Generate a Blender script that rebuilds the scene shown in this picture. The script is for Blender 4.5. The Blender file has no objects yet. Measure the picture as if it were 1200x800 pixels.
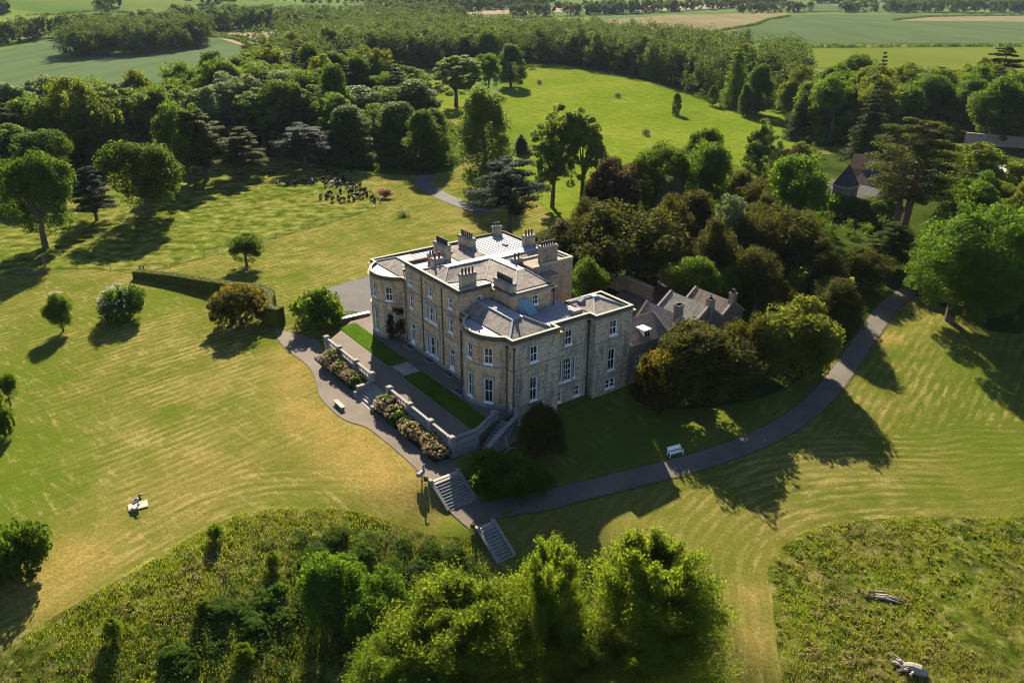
import bpy, math, random
import numpy as np
from mathutils import Vector, Matrix
from mathutils.geometry import delaunay_2d_cdt

random.seed(7); RNG = np.random.default_rng(11)
scene = bpy.context.scene
COL = scene.collection
R_ = math.radians

# ------------------------------------------------------------------ camera, sky, sun, exposure
CAM_H = 47.0
FPX, PIT, ROLL = 933.0, R_(24.749), R_(0.371)
cam_d = bpy.data.cameras.new("camera"); cam = bpy.data.objects.new("camera", cam_d); COL.objects.link(cam)
cam_d.sensor_width = 36.0; cam_d.lens = 36.0 * FPX / 1200.0
cam_d.clip_start = 0.5; cam_d.clip_end = 20000
cR = np.array([math.cos(ROLL), math.sin(ROLL) * math.sin(PIT), math.sin(ROLL) * math.cos(PIT)])
cU = np.array([-math.sin(ROLL), math.cos(ROLL) * math.sin(PIT), math.cos(ROLL) * math.cos(PIT)])
cF = np.array([0, math.cos(PIT), -math.sin(PIT)])
CAMP = np.array([0.0, 0.0, CAM_H])
cam.matrix_world = Matrix(((cR[0], cU[0], -cF[0], 0), (cR[1], cU[1], -cF[1], 0), (cR[2], cU[2], -cF[2], CAM_H), (0, 0, 0, 1)))
scene.camera = cam

SUN_AZ, SUN_EL = R_(-7.5), R_(30.0)          # azimuth measured from +Y, clockwise
world = bpy.data.worlds.new("World"); scene.world = world; world.use_nodes = True
nt = world.node_tree; bg = nt.nodes["Background"]
sky = nt.nodes.new("ShaderNodeTexSky"); sky.sky_type = 'NISHITA'; sky.sun_disc = False
sky.sun_elevation = SUN_EL; sky.sun_rotation = SUN_AZ; sky.air_density = 0.65; sky.dust_density = 0.25; sky.ozone_density = 1.6
nt.links.new(sky.outputs[0], bg.inputs[0]); bg.inputs[1].default_value = 0.06
sun_d = bpy.data.lights.new("sun", 'SUN'); sun = bpy.data.objects.new("sun", sun_d); COL.objects.link(sun)
sun_d.energy = 5.0; sun_d.angle = R_(0.55); sun_d.color = (1.0, 0.885, 0.69)
sv = Vector((math.sin(SUN_AZ) * math.cos(SUN_EL), math.cos(SUN_AZ) * math.cos(SUN_EL), math.sin(SUN_EL)))
sun.rotation_euler = sv.to_track_quat('Z', 'Y').to_euler()
vs = scene.view_settings; vs.view_transform = 'Standard'; vs.look = 'None'; vs.exposure = 1.98; vs.gamma = 1.0
scene.cycles.max_bounces = 6; scene.cycles.diffuse_bounces = 3; scene.cycles.glossy_bounces = 2
scene.cycles.transmission_bounces = 3; scene.cycles.volume_bounces = 0
scene.cycles.use_denoising = True; scene.cycles.filter_width = 1.1

# ------------------------------------------------------------------ helpers: objects
def link(name, me, parent=None, mat=None):
    o = bpy.data.objects.new(name, me); COL.objects.link(o)
    if parent is not None: o.parent = parent
    if mat is not None and me is not None: me.materials.append(mat)
    return o
def tag(o, label, cat, group=None):
    o["label"] = label; o["category"] = cat
    if group: o["group"] = group
    return o
def empty(name, loc=(0, 0, 0), rz=0.0, label=None, cat=None, group=None):
    o = bpy.data.objects.new(name, None); COL.objects.link(o); o.empty_display_size = 0.5
    o.location = loc; o.rotation_euler = (0, 0, rz)
    if label: tag(o, label, cat, group)
    return o
def structure(o, kind="structure"):
    o["kind"] = kind; return o
def copy_tree(o, parent=None):
    c = o.copy(); COL.objects.link(c)
    if parent is not None: c.parent = parent
    for ch in o.children: copy_tree(ch, c)
    return c

class MB:
    """collects faces, builds one mesh with box-projected UVs in metres"""
    def __init__(s): s.v = []; s.f = []
    def poly(s, pts):
        n = len(s.v); s.v += [tuple(p) for p in pts]; s.f.append(tuple(range(n, n + len(pts))))
    def box(s, x0, x1, y0, y1, z0, z1):
        n = len(s.v)
        s.v += [(x0, y0, z0), (x1, y0, z0), (x1, y1, z0), (x0, y1, z0), (x0, y0, z1), (x1, y0, z1), (x1, y1, z1), (x0, y1, z1)]
        s.f += [tuple(n + i for i in q) for q in ((3, 2, 1, 0), (4, 5, 6, 7), (0, 1, 5, 4), (1, 2, 6, 5), (2, 3, 7, 6), (3, 0, 4, 7))]
    def obox(s, c, ex, ey, ez):
        c, ex, ey, ez = map(np.asarray, (c, ex, ey, ez)); n = len(s.v)
        for sx, sy, sz in ((-1, -1, -1), (1, -1, -1), (1, 1, -1), (-1, 1, -1), (-1, -1, 1), (1, -1, 1), (1, 1, 1), (-1, 1, 1)):
            s.v.append(tuple(c + sx * ex + sy * ey + sz * ez))
        s.f += [tuple(n + i for i in q) for q in ((3, 2, 1, 0), (4, 5, 6, 7), (0, 1, 5, 4), (1, 2, 6, 5), (2, 3, 7, 6), (3, 0, 4, 7))]
    def prism(s, pts, z0, z1):
        k = len(pts); n = len(s.v)
        s.v += [(p[0], p[1], z0) for p in pts] + [(p[0], p[1], z1) for p in pts]
        s.f.append(tuple(n + i for i in reversed(range(k)))); s.f.append(tuple(n + k + i for i in range(k)))
        for i in range(k):
            j = (i + 1) % k; s.f.append((n + i, n + j, n + k + j, n + k + i))
    def tube(s, pts, rad, seg=6, cap=True):
        pts = [np.asarray(p, float) for p in pts]; n0 = len(s.v); K = len(pts)
        if not hasattr(rad, '__len__'): rad = [rad] * K
        a = None
        for i, p in enumerate(pts):
            d = pts[min(i + 1, K - 1)] - pts[max(i - 1, 0)]; d = d / (np.linalg.norm(d) + 1e-9)
            if a is None:
                a = np.cross(d, (0, 0, 1.0)); 
                if np.linalg.norm(a) < 1e-3: a = np.cross(d, (1.0, 0, 0))
            a = a - d * (a @ d); a /= np.linalg.norm(a) + 1e-9; b = np.cross(d, a)
            for k in range(seg):
                t = 2 * math.pi * k / seg; s.v.append(tuple(p + rad[i] * (a * math.cos(t) + b * math.sin(t))))
        for i in range(K - 1):
            for k in range(seg):
                k2 = (k + 1) % seg; A = n0 + i * seg
                s.f.append((A + k, A + k2, A + seg + k2, A + seg + k))
        if cap:
            s.f.append(tuple(n0 + k for k in reversed(range(seg)))); s.f.append(tuple(n0 + (K - 1) * seg + k for k in range(seg)))
    def lathe(s, prof, c=(0, 0, 0), seg=10):
        s.tube([(c[0], c[1], c[2] + z) for r, z in prof], [r for r, z in prof], seg)
    def sweep(s, path, prof, closed_path=False):
        """profile points (out, z) swept along a plan path; outward is right of travel; profile is a closed loop"""
        P = [np.asarray(p, float) for p in path]; K = len(P); n0 = len(s.v); m = len(prof)
        for i in range(K):
            a = P[i] - P[i - 1] if (i > 0 or closed_path) else None
            b = P[(i + 1) % K] - P[i] if (i < K - 1 or closed_path) else None
            na = np.array([a[1], -a[0]]) / np.linalg.norm(a) if a is not None else None
            nb = np.array([b[1], -b[0]]) / np.linalg.norm(b) if b is not None else None
            if na is None: nn = nb
            elif nb is None: nn = na
            else:
                nn = na + nb; nn = nn / max(0.25, (nn @ na))
            for o, z in prof: s.v.append((P[i][0] + nn[0] * o, P[i][1] + nn[1] * o, z))
        R = K if closed_path else K - 1
        for i in range(R):
            for k in range(m):
                k2 = (k + 1) % m; A = n0 + i * m; B = n0 + ((i + 1) % K) * m
                s.f.append((A + k, B + k, B + k2, A + k2))
        if not closed_path:
            s.f.append(tuple(n0 + k for k in range(m))); s.f.append(tuple(n0 + (K - 1) * m + k for k in reversed(range(m))))
    def panel(s, p0, p1, z0, z1, holes=(), depth=0.22):
        """vertical wall face from plan point p0 to p1 (outward right of travel) with rectangular openings (a0,a1,z0,z1)"""
        p0 = np.asarray(p0, float); p1 = np.asarray(p1, float); L = np.linalg.norm(p1 - p0); e = (p1 - p0) / L; nrm = np.array([e[1], -e[0]])
        xs = sorted({0.0, L, *[round(h[0], 4) for h in holes], *[round(h[1], 4) for h in holes]})
        zs = sorted({z0, z1, *[h[2] for h in holes], *[h[3] for h in holes]})
        pt = lambda a, z, d=0.0: (p0[0] + e[0] * a - nrm[0] * d, p0[1] + e[1] * a - nrm[1] * d, z)
        for i in range(len(xs) - 1):
            for j in range(len(zs) - 1):
                ca, cz = (xs[i] + xs[i + 1]) / 2, (zs[j] + zs[j + 1]) / 2
                if any(h[0] < ca < h[1] and h[2] < cz < h[3] for h in holes): continue
                s.poly([pt(xs[i], zs[j]), pt(xs[i + 1], zs[j]), pt(xs[i + 1], zs[j + 1]), pt(xs[i], zs[j + 1])])
        for a0, a1, b0, b1 in holes:
            s.poly([pt(a0, b0), pt(a0, b1), pt(a0, b1, depth), pt(a0, b0, depth)]); s.poly([pt(a1, b1), pt(a1, b0), pt(a1, b0, depth), pt(a1, b1, depth)])
            s.poly([pt(a1, b0), pt(a0, b0), pt(a0, b0, depth), pt(a1, b0, depth)]); s.poly([pt(a0, b1), pt(a1, b1), pt(a1, b1, depth), pt(a0, b1, depth)])
    def build(s, name, mat, parent=None, smooth=False):
        me = bpy.data.meshes.new(name); me.from_pydata(s.v, [], s.f); me.update()
        uv = me.uv_layers.new(name="UVMap"); co = np.array(s.v)
        buf = np.zeros((len(me.loops), 2))
        for p in me.polygons:
            n = p.normal; li = range(p.loop_start, p.loop_start + p.loop_total)
            for l in li:
                c = co[me.loops[l].vertex_index]
                if abs(n.z) > 0.75: buf[l] = (c[0], c[1])
                else:
                    h = math.hypot(n.x, n.y) + 1e-9; buf[l] = (-n.y / h * c[0] + n.x / h * c[1], c[2] / max(0.3, math.sqrt(max(0, 1 - n.z * n.z))))
        uv.data.foreach_set("uv", buf.ravel())
        if smooth: me.polygons.foreach_set("use_smooth", [True] * len(me.polygons))
        return link(name, me, parent, mat)

def np_mesh(name, V, F):
    """fast mesh from arrays; F (n,3) or (n,4)"""
    me = bpy.data.meshes.new(name); V = np.ascontiguousarray(V, np.float32); F = np.ascontiguousarray(F, np.int32); k = F.shape[1]
    me.vertices.add(len(V)); me.vertices.foreach_set("co", V.ravel())
    me.loops.add(F.size); me.loops.foreach_set("vertex_index", F.ravel())
    me.polygons.add(len(F)); me.polygons.foreach_set("loop_start", np.arange(0, F.size, k, dtype=np.int32))
    me.update(calc_edges=True); return me

# ------------------------------------------------------------------ helpers: materials
class NT:
    def __init__(s, name):
        s.m = bpy.data.materials.new(name); s.m.use_nodes = True; s.t = s.m.node_tree; s.b = s.t.nodes["Principled BSDF"]; s.out = s.t.nodes["Material Output"]
    def n(s, typ, **kw):
        x = s.t.nodes.new(typ)
        for k, v in kw.items():
            if k.startswith('i_'): x.inputs[int(k[2:]) if k[2:].isdigit() else k[2:].replace('_', ' ')].default_value = v
            else: setattr(x, k, v)
        return x
    def l(s, a, b): s.t.links.new(a, b)
    def coord(s, which='Object'): return s.n("ShaderNodeTexCoord").outputs[which]
    def mapping(s, vec, scale=(1, 1, 1), rot=(0, 0, 0)):
        m = s.n("ShaderNodeMapping"); m.inputs['Scale'].default_value = scale; m.inputs['Rotation'].default_value = rot; s.l(vec, m.inputs[0]); return m.outputs[0]
    def noise(s, vec, scale, detail=4, rough=0.55, dist=0.0):
        x = s.n("ShaderNodeTexNoise"); x.inputs['Scale'].default_value = scale; x.inputs['Detail'].default_value = detail; x.inputs['Roughness'].default_value = rough
        x.inputs['Distortion'].default_value = dist
        s.l(vec, x.inputs['Vector']); return x.outputs['Fac']
    def ramp(s, fac, stops, interp='LINEAR'):
        r = s.n("ShaderNodeValToRGB"); cr = r.color_ramp; cr.interpolation = interp
        while len(cr.elements) < len(stops): cr.elements.new(0.5)
        for e, (p, c) in zip(cr.elements, stops):
            e.position = p; e.color = (*c, 1) if len(c) == 3 else c
        s.l(fac, r.inputs[0]); return r.outputs[0]
    def mix(s, fac, a, b, mode='MIX'):
        x = s.n("ShaderNodeMix", data_type='RGBA', blend_type=mode)
        for sock, val in ((x.inputs[0], fac), (x.inputs[6], a), (x.inputs[7], b)):
            if hasattr(val, 'links'): s.l(val, sock)
            elif isinstance(val, (tuple, list)): sock.default_value = (*val, 1) if len(val) == 3 else val
            else: sock.default_value = val
        return x.outputs[2]
    def math(s, op, a, b=0.0):
        x = s.n("ShaderNodeMath", operation=op)
        for sock, val in ((x.inputs[0], a), (x.inputs[1], b)):
            if hasattr(val, 'links'): s.l(val, sock)
            else: sock.default_value = val
        return x.outputs[0]
    def bump(s, h, strength=0.3, dist=0.05):
        x = s.n("ShaderNodeBump"); x.inputs['Strength'].default_value = strength; x.inputs['Distance'].default_value = dist; s.l(h, x.inputs['Height']); s.l(x.outputs[0], s.b.inputs['Normal'])
    def fin(s, col, rough=0.8, spec=0.3, metal=0.0):
        if hasattr(col, 'links'): s.l(col, s.b.inputs['Base Color'])
        else: s.b.inputs['Base Color'].default_value = (*col, 1)
        if hasattr(rough, 'links'): s.l(rough, s.b.inputs['Roughness'])
        else: s.b.inputs['Roughness'].default_value = rough
        s.b.inputs['Specular IOR Level'].default_value = spec; s.b.inputs['Metallic'].default_value = metal
        return s.m

VEG = 0.64
def sc3(c, k=None): return tuple(x * (VEG if k is None else k) for x in c)
def mat_plain(name, col, rough=0.7, spec=0.3, var=0.25, sc=3.0, metal=0.0):
    t = NT(name); n = t.noise(t.coord(), sc, 5)
    c = t.mix(n, tuple(x * (1 - var) for x in col), tuple(min(1, x * (1 + var)) for x in col))
    return t.fin(c, rough, spec, metal)

def mat_ashlar(name, c1, c2, mortar, stain=0.55, bw=0.95, bh=0.34, warm=(0.42, 0.22, 0.09), grey=(0.34, 0.34, 0.29)):
    t = NT(name); uv = t.coord('UV'); o = t.coord('Object')
    br = t.n("ShaderNodeTexBrick"); t.l(uv, br.inputs['Vector'])
    br.inputs['Color1'].default_value = (0, 0, 0, 1); br.inputs['Color2'].default_value = (1, 1, 1, 1); br.inputs['Mortar'].default_value = (0.5, 0.5, 0.5, 1)
    br.inputs['Scale'].default_value = 1.0; br.inputs['Brick Width'].default_value = bw; br.inputs['Row Height'].default_value = bh
    br.inputs['Mortar Size'].default_value = 0.008; br.inputs['Bias'].default_value = 0.0
    big = t.noise(o, 0.42, 5, 0.62, 0.6)
    base = t.mix(t.math('ADD', t.math('MULTIPLY', br.outputs['Color'], 0.42), t.math('MULTIPLY', big, 0.6)), c2, c1)
    gr = t.noise(o, 0.75, 6, 0.7, 0.8)
    base = t.mix(t.ramp(gr, [(0.47, (0, 0, 0)), (0.58, (0.85, 0.85, 0.85))]), base, grey)
    sp = t.noise(t.mapping(o, (0.8, 0.8, 1.5), (0.4, 0.3, 0)), 1.15, 6, 0.7, 1.2)
    base = t.mix(t.ramp(sp, [(0.52, (0, 0, 0)), (0.61, (0.9, 0.9, 0.9))]), base, warm)
    pick = t.noise(t.mapping(uv, (1.05, 2.94, 1)), 1.0, 1, 0.3)
    base = t.mix(t.ramp(pick, [(0.6, (0, 0, 0)), (0.66, (0.6, 0.6, 0.6))]), base, tuple(x * 0.62 for x in warm))
    base = t.mix(t.math('MULTIPLY', br.outputs['Fac'], 0.6), base, mortar)
    st = t.noise(t.mapping(o, (1.3, 1.3, 0.2)), 1.0, 6, 0.7, 0.5)
    base = t.mix(t.ramp(st, [(0.49, (0, 0, 0)), (0.66, (stain + .15, stain + .15, stain + .15))]), base, (0.07, 0.065, 0.05))
    fine = t.noise(o, 6.0, 5, 0.75)
    base = t.mix(t.ramp(fine, [(0.35, (0.55, 0.55, 0.55)), (0.6, (0, 0, 0))]), base, (0.12, 0.1, 0.07))
    t.bump(t.mix(br.outputs['Fac'], fine, (0, 0, 0)), 0.45, 0.03)
    return t.fin(base, 0.9, 0.2)

def mat_slate(name, c1, c2, c3, rough=0.62):
    t = NT(name); uv = t.coord('UV'); o = t.coord('Object')
    br = t.n("ShaderNodeTexBrick"); t.l(uv, br.inputs['Vector'])
    br.inputs['Color1'].default_value = (0, 0, 0, 1); br.inputs['Color2'].default_value = (1, 1, 1, 1); br.inputs['Mortar'].default_value = (0, 0, 0, 1)
    br.inputs['Scale'].default_value = 1.0; br.inputs['Brick Width'].default_value = 0.36; br.inputs['Row Height'].default_value = 0.24; br.inputs['Mortar Size'].default_value = 0.016
    c = t.mix(br.outputs['Color'], c1, c2)
    n = t.noise(o, 1.1, 6, 0.7)
    c = t.mix(t.ramp(n, [(0.4, (0, 0, 0)), (0.66, (1, 1, 1))]), c, c3)
    n2 = t.noise(t.mapping(uv, (2.2, 0.35, 1)), 1.0, 4, 0.6)
    c = t.mix(t.ramp(n2, [(0.5, (0, 0, 0)), (0.7, (0.7, 0.7, 0.7))]), c, (0.075, 0.06, 0.05))
    c = t.mix(br.outputs['Fac'], c, (0.03, 0.028, 0.027))
    t.bump(t.mix(br.outputs['Fac'], br.outputs['Color'], (0, 0, 0)), 0.7, 0.03)
    return t.fin(c, 0.85, 0.08)

def mat_lead(name, base=(0.42, 0.42, 0.43), rough=0.48):
    t = NT(name); o = t.coord('Object')
    n = t.noise(o, 1.6, 6, 0.7); c = t.mix(n, tuple(b * 0.72 for b in base), tuple(b * 1.25 for b in base))
    n2 = t.noise(t.mapping(o, (3, 3, 3)), 2.0, 3)
    t.bump(n2, 0.12, 0.03)
    return t.fin(c, rough, 0.15)

def mat_gravel(name, a, b, sc=9.0, patch=0.25):
    a, b = sc3(a, 0.66), sc3(b, 0.66)
    t = NT(name); o = t.coord()
    n = t.noise(o, sc, 6, 0.75); big = t.noise(o, patch, 5, 0.6)
    c = t.mix(n, a, b); c = t.mix(t.ramp(big, [(0.4, (0, 0, 0)), (0.7, (0.55, 0.55, 0.55))]), c, tuple(x * 0.62 for x in a))
    t.bump(n, 0.5, 0.03)
    return t.fin(c, 0.95, 0.2)

def mat_leaf(name, dark, light, trans=(0.12, 0.16, 0.02), tfac=0.38, var=0.35, nsc=0.35, rough=0.62):
    dark, light, trans = sc3(dark, .78), sc3(light, .84), sc3(trans, .9)
    t = NT(name); o = t.coord('Object'); oi = t.n("ShaderNodeObjectInfo")
    n = t.noise(o, nsc, 4, 0.65); fine = t.noise(o, nsc * 9, 2)
    f = t.math('ADD', t.math('MULTIPLY', n, 0.9), t.math('MULTIPLY', fine, 0.45))
    c = t.ramp(f, [(0.5, dark), (0.82, light)])
    hs = t.n("ShaderNodeHueSaturation"); t.l(c, hs.inputs['Color'])
    t.l(t.math('ADD', t.math('MULTIPLY', oi.outputs['Random'], 0.05), 0.475), hs.inputs['Hue'])
    t.l(t.math('ADD', t.math('MULTIPLY', oi.outputs['Random'], var), 1.0 - var / 2), hs.inputs['Value'])
    t.fin(hs.outputs[0], rough, 0.02)
    tr = t.n("ShaderNodeBsdfTranslucent"); tc = t.mix(f, tuple(x * 0.75 for x in trans), tuple(min(1, x * 1.25) for x in trans)); t.l(tc, tr.inputs[0])
    mx = t.n("ShaderNodeMixShader"); mx.inputs[0].default_value = tfac
    t.l(t.b.outputs[0], mx.inputs[1]); t.l(tr.outputs[0], mx.inputs[2]); t.l(mx.outputs[0], t.out.inputs[0])
    return t.m

def mat_grass(name, cols, sc=0.09, fine=2.5, dry=(0.26, 0.19, 0.06), drylo=0.56, dryhi=0.74, bumpk=0.5, tuft=None):
    cols = tuple(sc3(c) for c in cols); dry = sc3(dry)
    t = NT(name); o = t.coord()
    n = t.noise(o, sc, 6, 0.62); c = t.ramp(n, [(0.32, cols[0]), (0.5, cols[1]), (0.68, cols[2])])
    d = t.noise(o, sc * 2.7, 7, 0.7); c = t.mix(t.ramp(d, [(drylo, (0, 0, 0)), (dryhi, (0.8, 0.8, 0.8))]), c, dry)
    fn = t.noise(o, fine, 5, 0.75)
    c = t.mix(t.ramp(fn, [(0.35, (0.5, 0.5, 0.5)), (0.6, (0, 0, 0))]), c, tuple(x * 0.45 for x in cols[0]))
    h = fn
    if tuft:
        tf = t.noise(o, tuft, 3, 0.5); c = t.mix(t.ramp(tf, [(0.5, (0, 0, 0)), (0.62, (0.85, 0.85, 0.85))]), c, tuple(x * 0.5 for x in cols[0])); c = t.mix(t.ramp(tf, [(0.34, (0.75, 0.75, 0.75)), (0.44, (0, 0, 0))]), c, sc3((0.26, 0.25, 0.08))); h = t.math('ADD', fn, tf)
    t.bump(h, bumpk, 0.15)
    return t.fin(c, 1.0, 0.0)

def mat_field(name, a, b, row_rot=0.0, row=0.35, k=0.3, big=0.012):
    a, b = sc3(a), sc3(b)
    t = NT(name); o = t.coord()
    n = t.noise(o, big, 5, 0.6); c = t.mix(t.ramp(n, [(0.3, (0, 0, 0)), (0.7, (1, 1, 1))]), a, b)
    m = t.mapping(o, (row, 0.004, 1), (0, 0, row_rot)); r = t.noise(m, 1.0, 3, 0.6)
    c = t.mix(t.ramp(r, [(0.45, (0, 0, 0)), (0.62, (k, k, k))]), c, tuple(x * 0.6 for x in a))
    f = t.noise(o, 0.4, 4, 0.7); c = t.mix(t.math('MULTIPLY', f, 0.3), c, tuple(x * 0.5 for x in a))
    return t.fin(c, 1.0, 0.0)

M = {}
M['wall'] = mat_ashlar('sandstone_ashlar', (0.63, 0.44, 0.262), (0.38, 0.25, 0.148), (0.2, 0.15, 0.1), 0.6, warm=(0.46, 0.21, 0.07), grey=(0.46, 0.40, 0.30))
M['wall_grey'] = mat_ashlar('grey_sandstone', (0.56, 0.455, 0.325), (0.35, 0.285, 0.2), (0.18, 0.16, 0.12), 0.65, grey=(0.36, 0.38, 0.33), warm=(0.38, 0.22, 0.11))  # greyer, less warm sandstone tone for the end front
M['rubble'] = mat_ashlar('rubble_stone', (0.30, 0.24, 0.185), (0.19, 0.15, 0.115), (0.25, 0.2, 0.15), 0.5, 0.5, 0.28, (0.28, 0.14, 0.08), (0.26, 0.23, 0.19))
M['dark_stone'] = mat_ashlar('blackened_stone', (0.06, 0.055, 0.046), (0.035, 0.032, 0.028), (0.03, 0.028, 0.024), 0.6, 1.2, 0.5, (0.11, 0.085, 0.05), (0.075, 0.075, 0.066))
M['coping'] = mat_plain('coping_stone', (0.30, 0.26, 0.2), 0.85, 0.2, 0.4, 1.5)
M['plinth'] = mat_plain('weathered_plinth_stone', (0.2, 0.19, 0.17), 0.9, 0.2, 0.45, 1.2)
M['grey_stone'] = mat_plain('grey_lichen_stone', (0.2, 0.187, 0.168), 0.88, 0.2, 0.5, 2.5)
M['slate'] = mat_slate('lichen_slate', (0.215, 0.19, 0.17), (0.14, 0.122, 0.11), (0.29, 0.25, 0.205))
M['slate_red'] = mat_slate('russet_slate', (0.21, 0.15, 0.12), (0.14, 0.1, 0.085), (0.25, 0.2, 0.16))
M['slate_grey'] = mat_slate('grey_slate', (0.23, 0.215, 0.2), (0.16, 0.15, 0.14), (0.29, 0.265, 0.225))
M['slate_blue'] = mat_slate('blue_slate', (0.05, 0.055, 0.065), (0.035, 0.04, 0.05), (0.07, 0.07, 0.075))
M['lead'] = mat_lead('lead_sheet', (0.26, 0.25, 0.265), 0.72)
M['pot'] = mat_plain('dark_clay_pot', (0.035, 0.028, 0.025), 0.8, 0.2)
M['white'] = mat_plain('white_paint', (0.7, 0.71, 0.72), 0.45, 0.4, 0.08)
M['iron'] = mat_plain('dark_iron', (0.03, 0.03, 0.032), 0.6, 0.4)
M['bronze'] = mat_plain('dark_bronze', (0.05, 0.055, 0.052), 0.4, 0.5, 0.4, 6, 0.5)
M['pale_bronze'] = mat_plain('pale_patina', (0.25, 0.26, 0.25), 0.5, 0.5, 0.3, 6)
M['timber'] = mat_plain('weathered_timber', (0.15, 0.11, 0.08), 0.85, 0.2, 0.4, 4)
M['dead_wood'] = mat_plain('bleached_dead_wood', (0.22, 0.185, 0.16), 0.8, 0.2, 0.35, 4)
M['bark'] = mat_plain('bark', (0.085, 0.065, 0.05), 0.9, 0.1, 0.5, 3)
M['bark_red'] = mat_plain('reddish_bark', (0.14, 0.08, 0.06), 0.9, 0.1, 0.5, 3)
M['terracotta'] = mat_plain('terracotta', (0.4, 0.17, 0.075), 0.8, 0.2, 0.3)
M['blue_grp'] = mat_plain('blue_grey_glazing_sheet', (0.2, 0.36, 0.46), 0.3, 0.5, 0.2)
M['gravel_path'] = mat_gravel('brown_gravel', (0.15, 0.118, 0.09), (0.24, 0.195, 0.152))
M['drive'] = mat_gravel('tarmac_and_chippings', (0.118, 0.1, 0.082), (0.2, 0.17, 0.14))
M['forecourt'] = mat_gravel('grey_gravel', (0.085, 0.078, 0.072), (0.135, 0.123, 0.112))
M['flags'] = mat_ashlar('flagstones', (0.36, 0.34, 0.32), (0.2, 0.19, 0.18), (0.1, 0.09, 0.07), 0.5, 0.6, 0.5, (0.3, 0.28, 0.25), (0.4, 0.4, 0.38))
M['verge'] = mat_grass('worn_verge', ((0.10, 0.11, 0.025), (0.13, 0.12, 0.04), (0.17, 0.135, 0.06)), 0.3, 3.0, (0.25, 0.17, 0.09))
M['soil'] = mat_gravel('dark_soil', (0.035, 0.025, 0.018), (0.07, 0.05, 0.035))
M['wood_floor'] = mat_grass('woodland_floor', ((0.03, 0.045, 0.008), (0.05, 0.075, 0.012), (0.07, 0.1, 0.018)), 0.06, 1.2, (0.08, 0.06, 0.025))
M['pasture'] = mat_grass('rough_pasture_grass', ((0.105, 0.15, 0.018), (0.155, 0.18, 0.028), (0.21, 0.205, 0.045)), 0.06, 0.9, (0.24, 0.2, 0.07), 0.58, 0.8, 0.8, 0.42)
M['back_pasture'] = mat_grass('bright_pasture_grass', ((0.115, 0.175, 0.014), (0.155, 0.205, 0.02), (0.205, 0.235, 0.034)), 0.02, 0.3, (0.25, 0.25, 0.06), 0.58, 0.8, 0.6)
M['strip'] = mat_grass('clipped_green_turf', ((0.05, 0.11, 0.008), (0.07, 0.14, 0.01), (0.10, 0.165, 0.014)), 0.5, 5.0, (0.12, 0.15, 0.03), 0.62, 0.85, 0.5)
M['meadow'] = mat_grass('rank_meadow_ground', ((0.06, 0.095, 0.01), (0.12, 0.145, 0.016), (0.185, 0.17, 0.032)), 0.2, 1.8, (0.28, 0.21, 0.085), 0.52, 0.68, 0.9, 0.8)
M['crop'] = mat_field('blue_green_cereal', (0.10, 0.152, 0.068), (0.13, 0.178, 0.084), 0.5, 0.08, 0.35)
M['crop2'] = mat_field('sea_green_cereal', (0.088, 0.132, 0.056), (0.115, 0.155, 0.07), 1.4, 0.05, 0.3)
M['tan'] = mat_field('ripening_cereal', (0.22, 0.19, 0.10), (0.27, 0.23, 0.13), 0.9, 0.06, 0.3)
M['stubble'] = mat_field('bare_stubble', (0.36, 0.27, 0.185), (0.42, 0.33, 0.24), 0.9, 0.06, 0.2)
M['ley'] = mat_field('grass_ley', (0.15, 0.225, 0.045), (0.19, 0.25, 0.06), 0.9, 0.03, 0.2)
M['ley2'] = mat_field('yellow_green_ley', (0.125, 0.165, 0.025), (0.16, 0.19, 0.035), 0.9, 0.03, 0.2)
M['far'] = mat_field('far_grass', (0.10, 0.16, 0.05), (0.155, 0.205, 0.075), 0.9, 0.01, 0.2, 0.003)
def mat_glass():
    t = NT('window_glass'); o = t.coord(); n = t.noise(o, 1.3, 3)
    c = t.ramp(n, [(0.4, (0.008, 0.009, 0.011)), (0.62, (0.03, 0.026, 0.022)), (0.72, (0.16, 0.12, 0.08))])
    return t.fin(c, 0.06, 0.6)
M['glass'] = mat_glass()
# foliage
M['L_oak'] = mat_leaf('oak_leaves', (0.02, 0.042, 0.007), (0.055, 0.095, 0.012), (0.14, 0.22, 0.012), 0.36)
M['L_mid'] = mat_leaf('broad_leaves', (0.028, 0.06, 0.008), (0.075, 0.125, 0.014), (0.18, 0.28, 0.014), 0.38)
M['L_bright'] = mat_leaf('bright_leaves', (0.026, 0.06, 0.007), (0.07, 0.125, 0.014), (0.155, 0.255, 0.012), 0.38, 0.2)
M['L_pale'] = mat_leaf('pale_leaves', (0.07, 0.10, 0.04), (0.15, 0.185, 0.085), (0.22, 0.28, 0.08), 0.36, 0.2)
M['L_lime'] = mat_leaf('lime_leaves', (0.05, 0.095, 0.018), (0.12, 0.165, 0.034), (0.24, 0.32, 0.04), 0.38, 0.2)
M['L_yew'] = mat_leaf('yew_sprays', (0.014, 0.018, 0.004), (0.052, 0.052, 0.010), (0.12, 0.125, 0.010), 0.33, 0.35, 0.5)
M['L_gold'] = mat_leaf('golden_sprays', (0.05, 0.045, 0.006), (0.2, 0.15, 0.012), (0.32, 0.24, 0.012), 0.38, 0.2, 0.5)
M['L_olive'] = mat_leaf('olive_leaves', (0.04, 0.06, 0.009), (0.095, 0.12, 0.017), (0.22, 0.26, 0.016), 0.38, 0.25)
M['L_conifer'] = mat_leaf('conifer_needles', (0.015, 0.03, 0.011), (0.045, 0.065, 0.02), (0.08, 0.11, 0.02), 0.25, 0.3)
M['L_cedar'] = mat_leaf('cedar_needles', (0.02, 0.034, 0.007), (0.05, 0.07, 0.012), (0.13, 0.16, 0.016), 0.34, 0.3)
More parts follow.
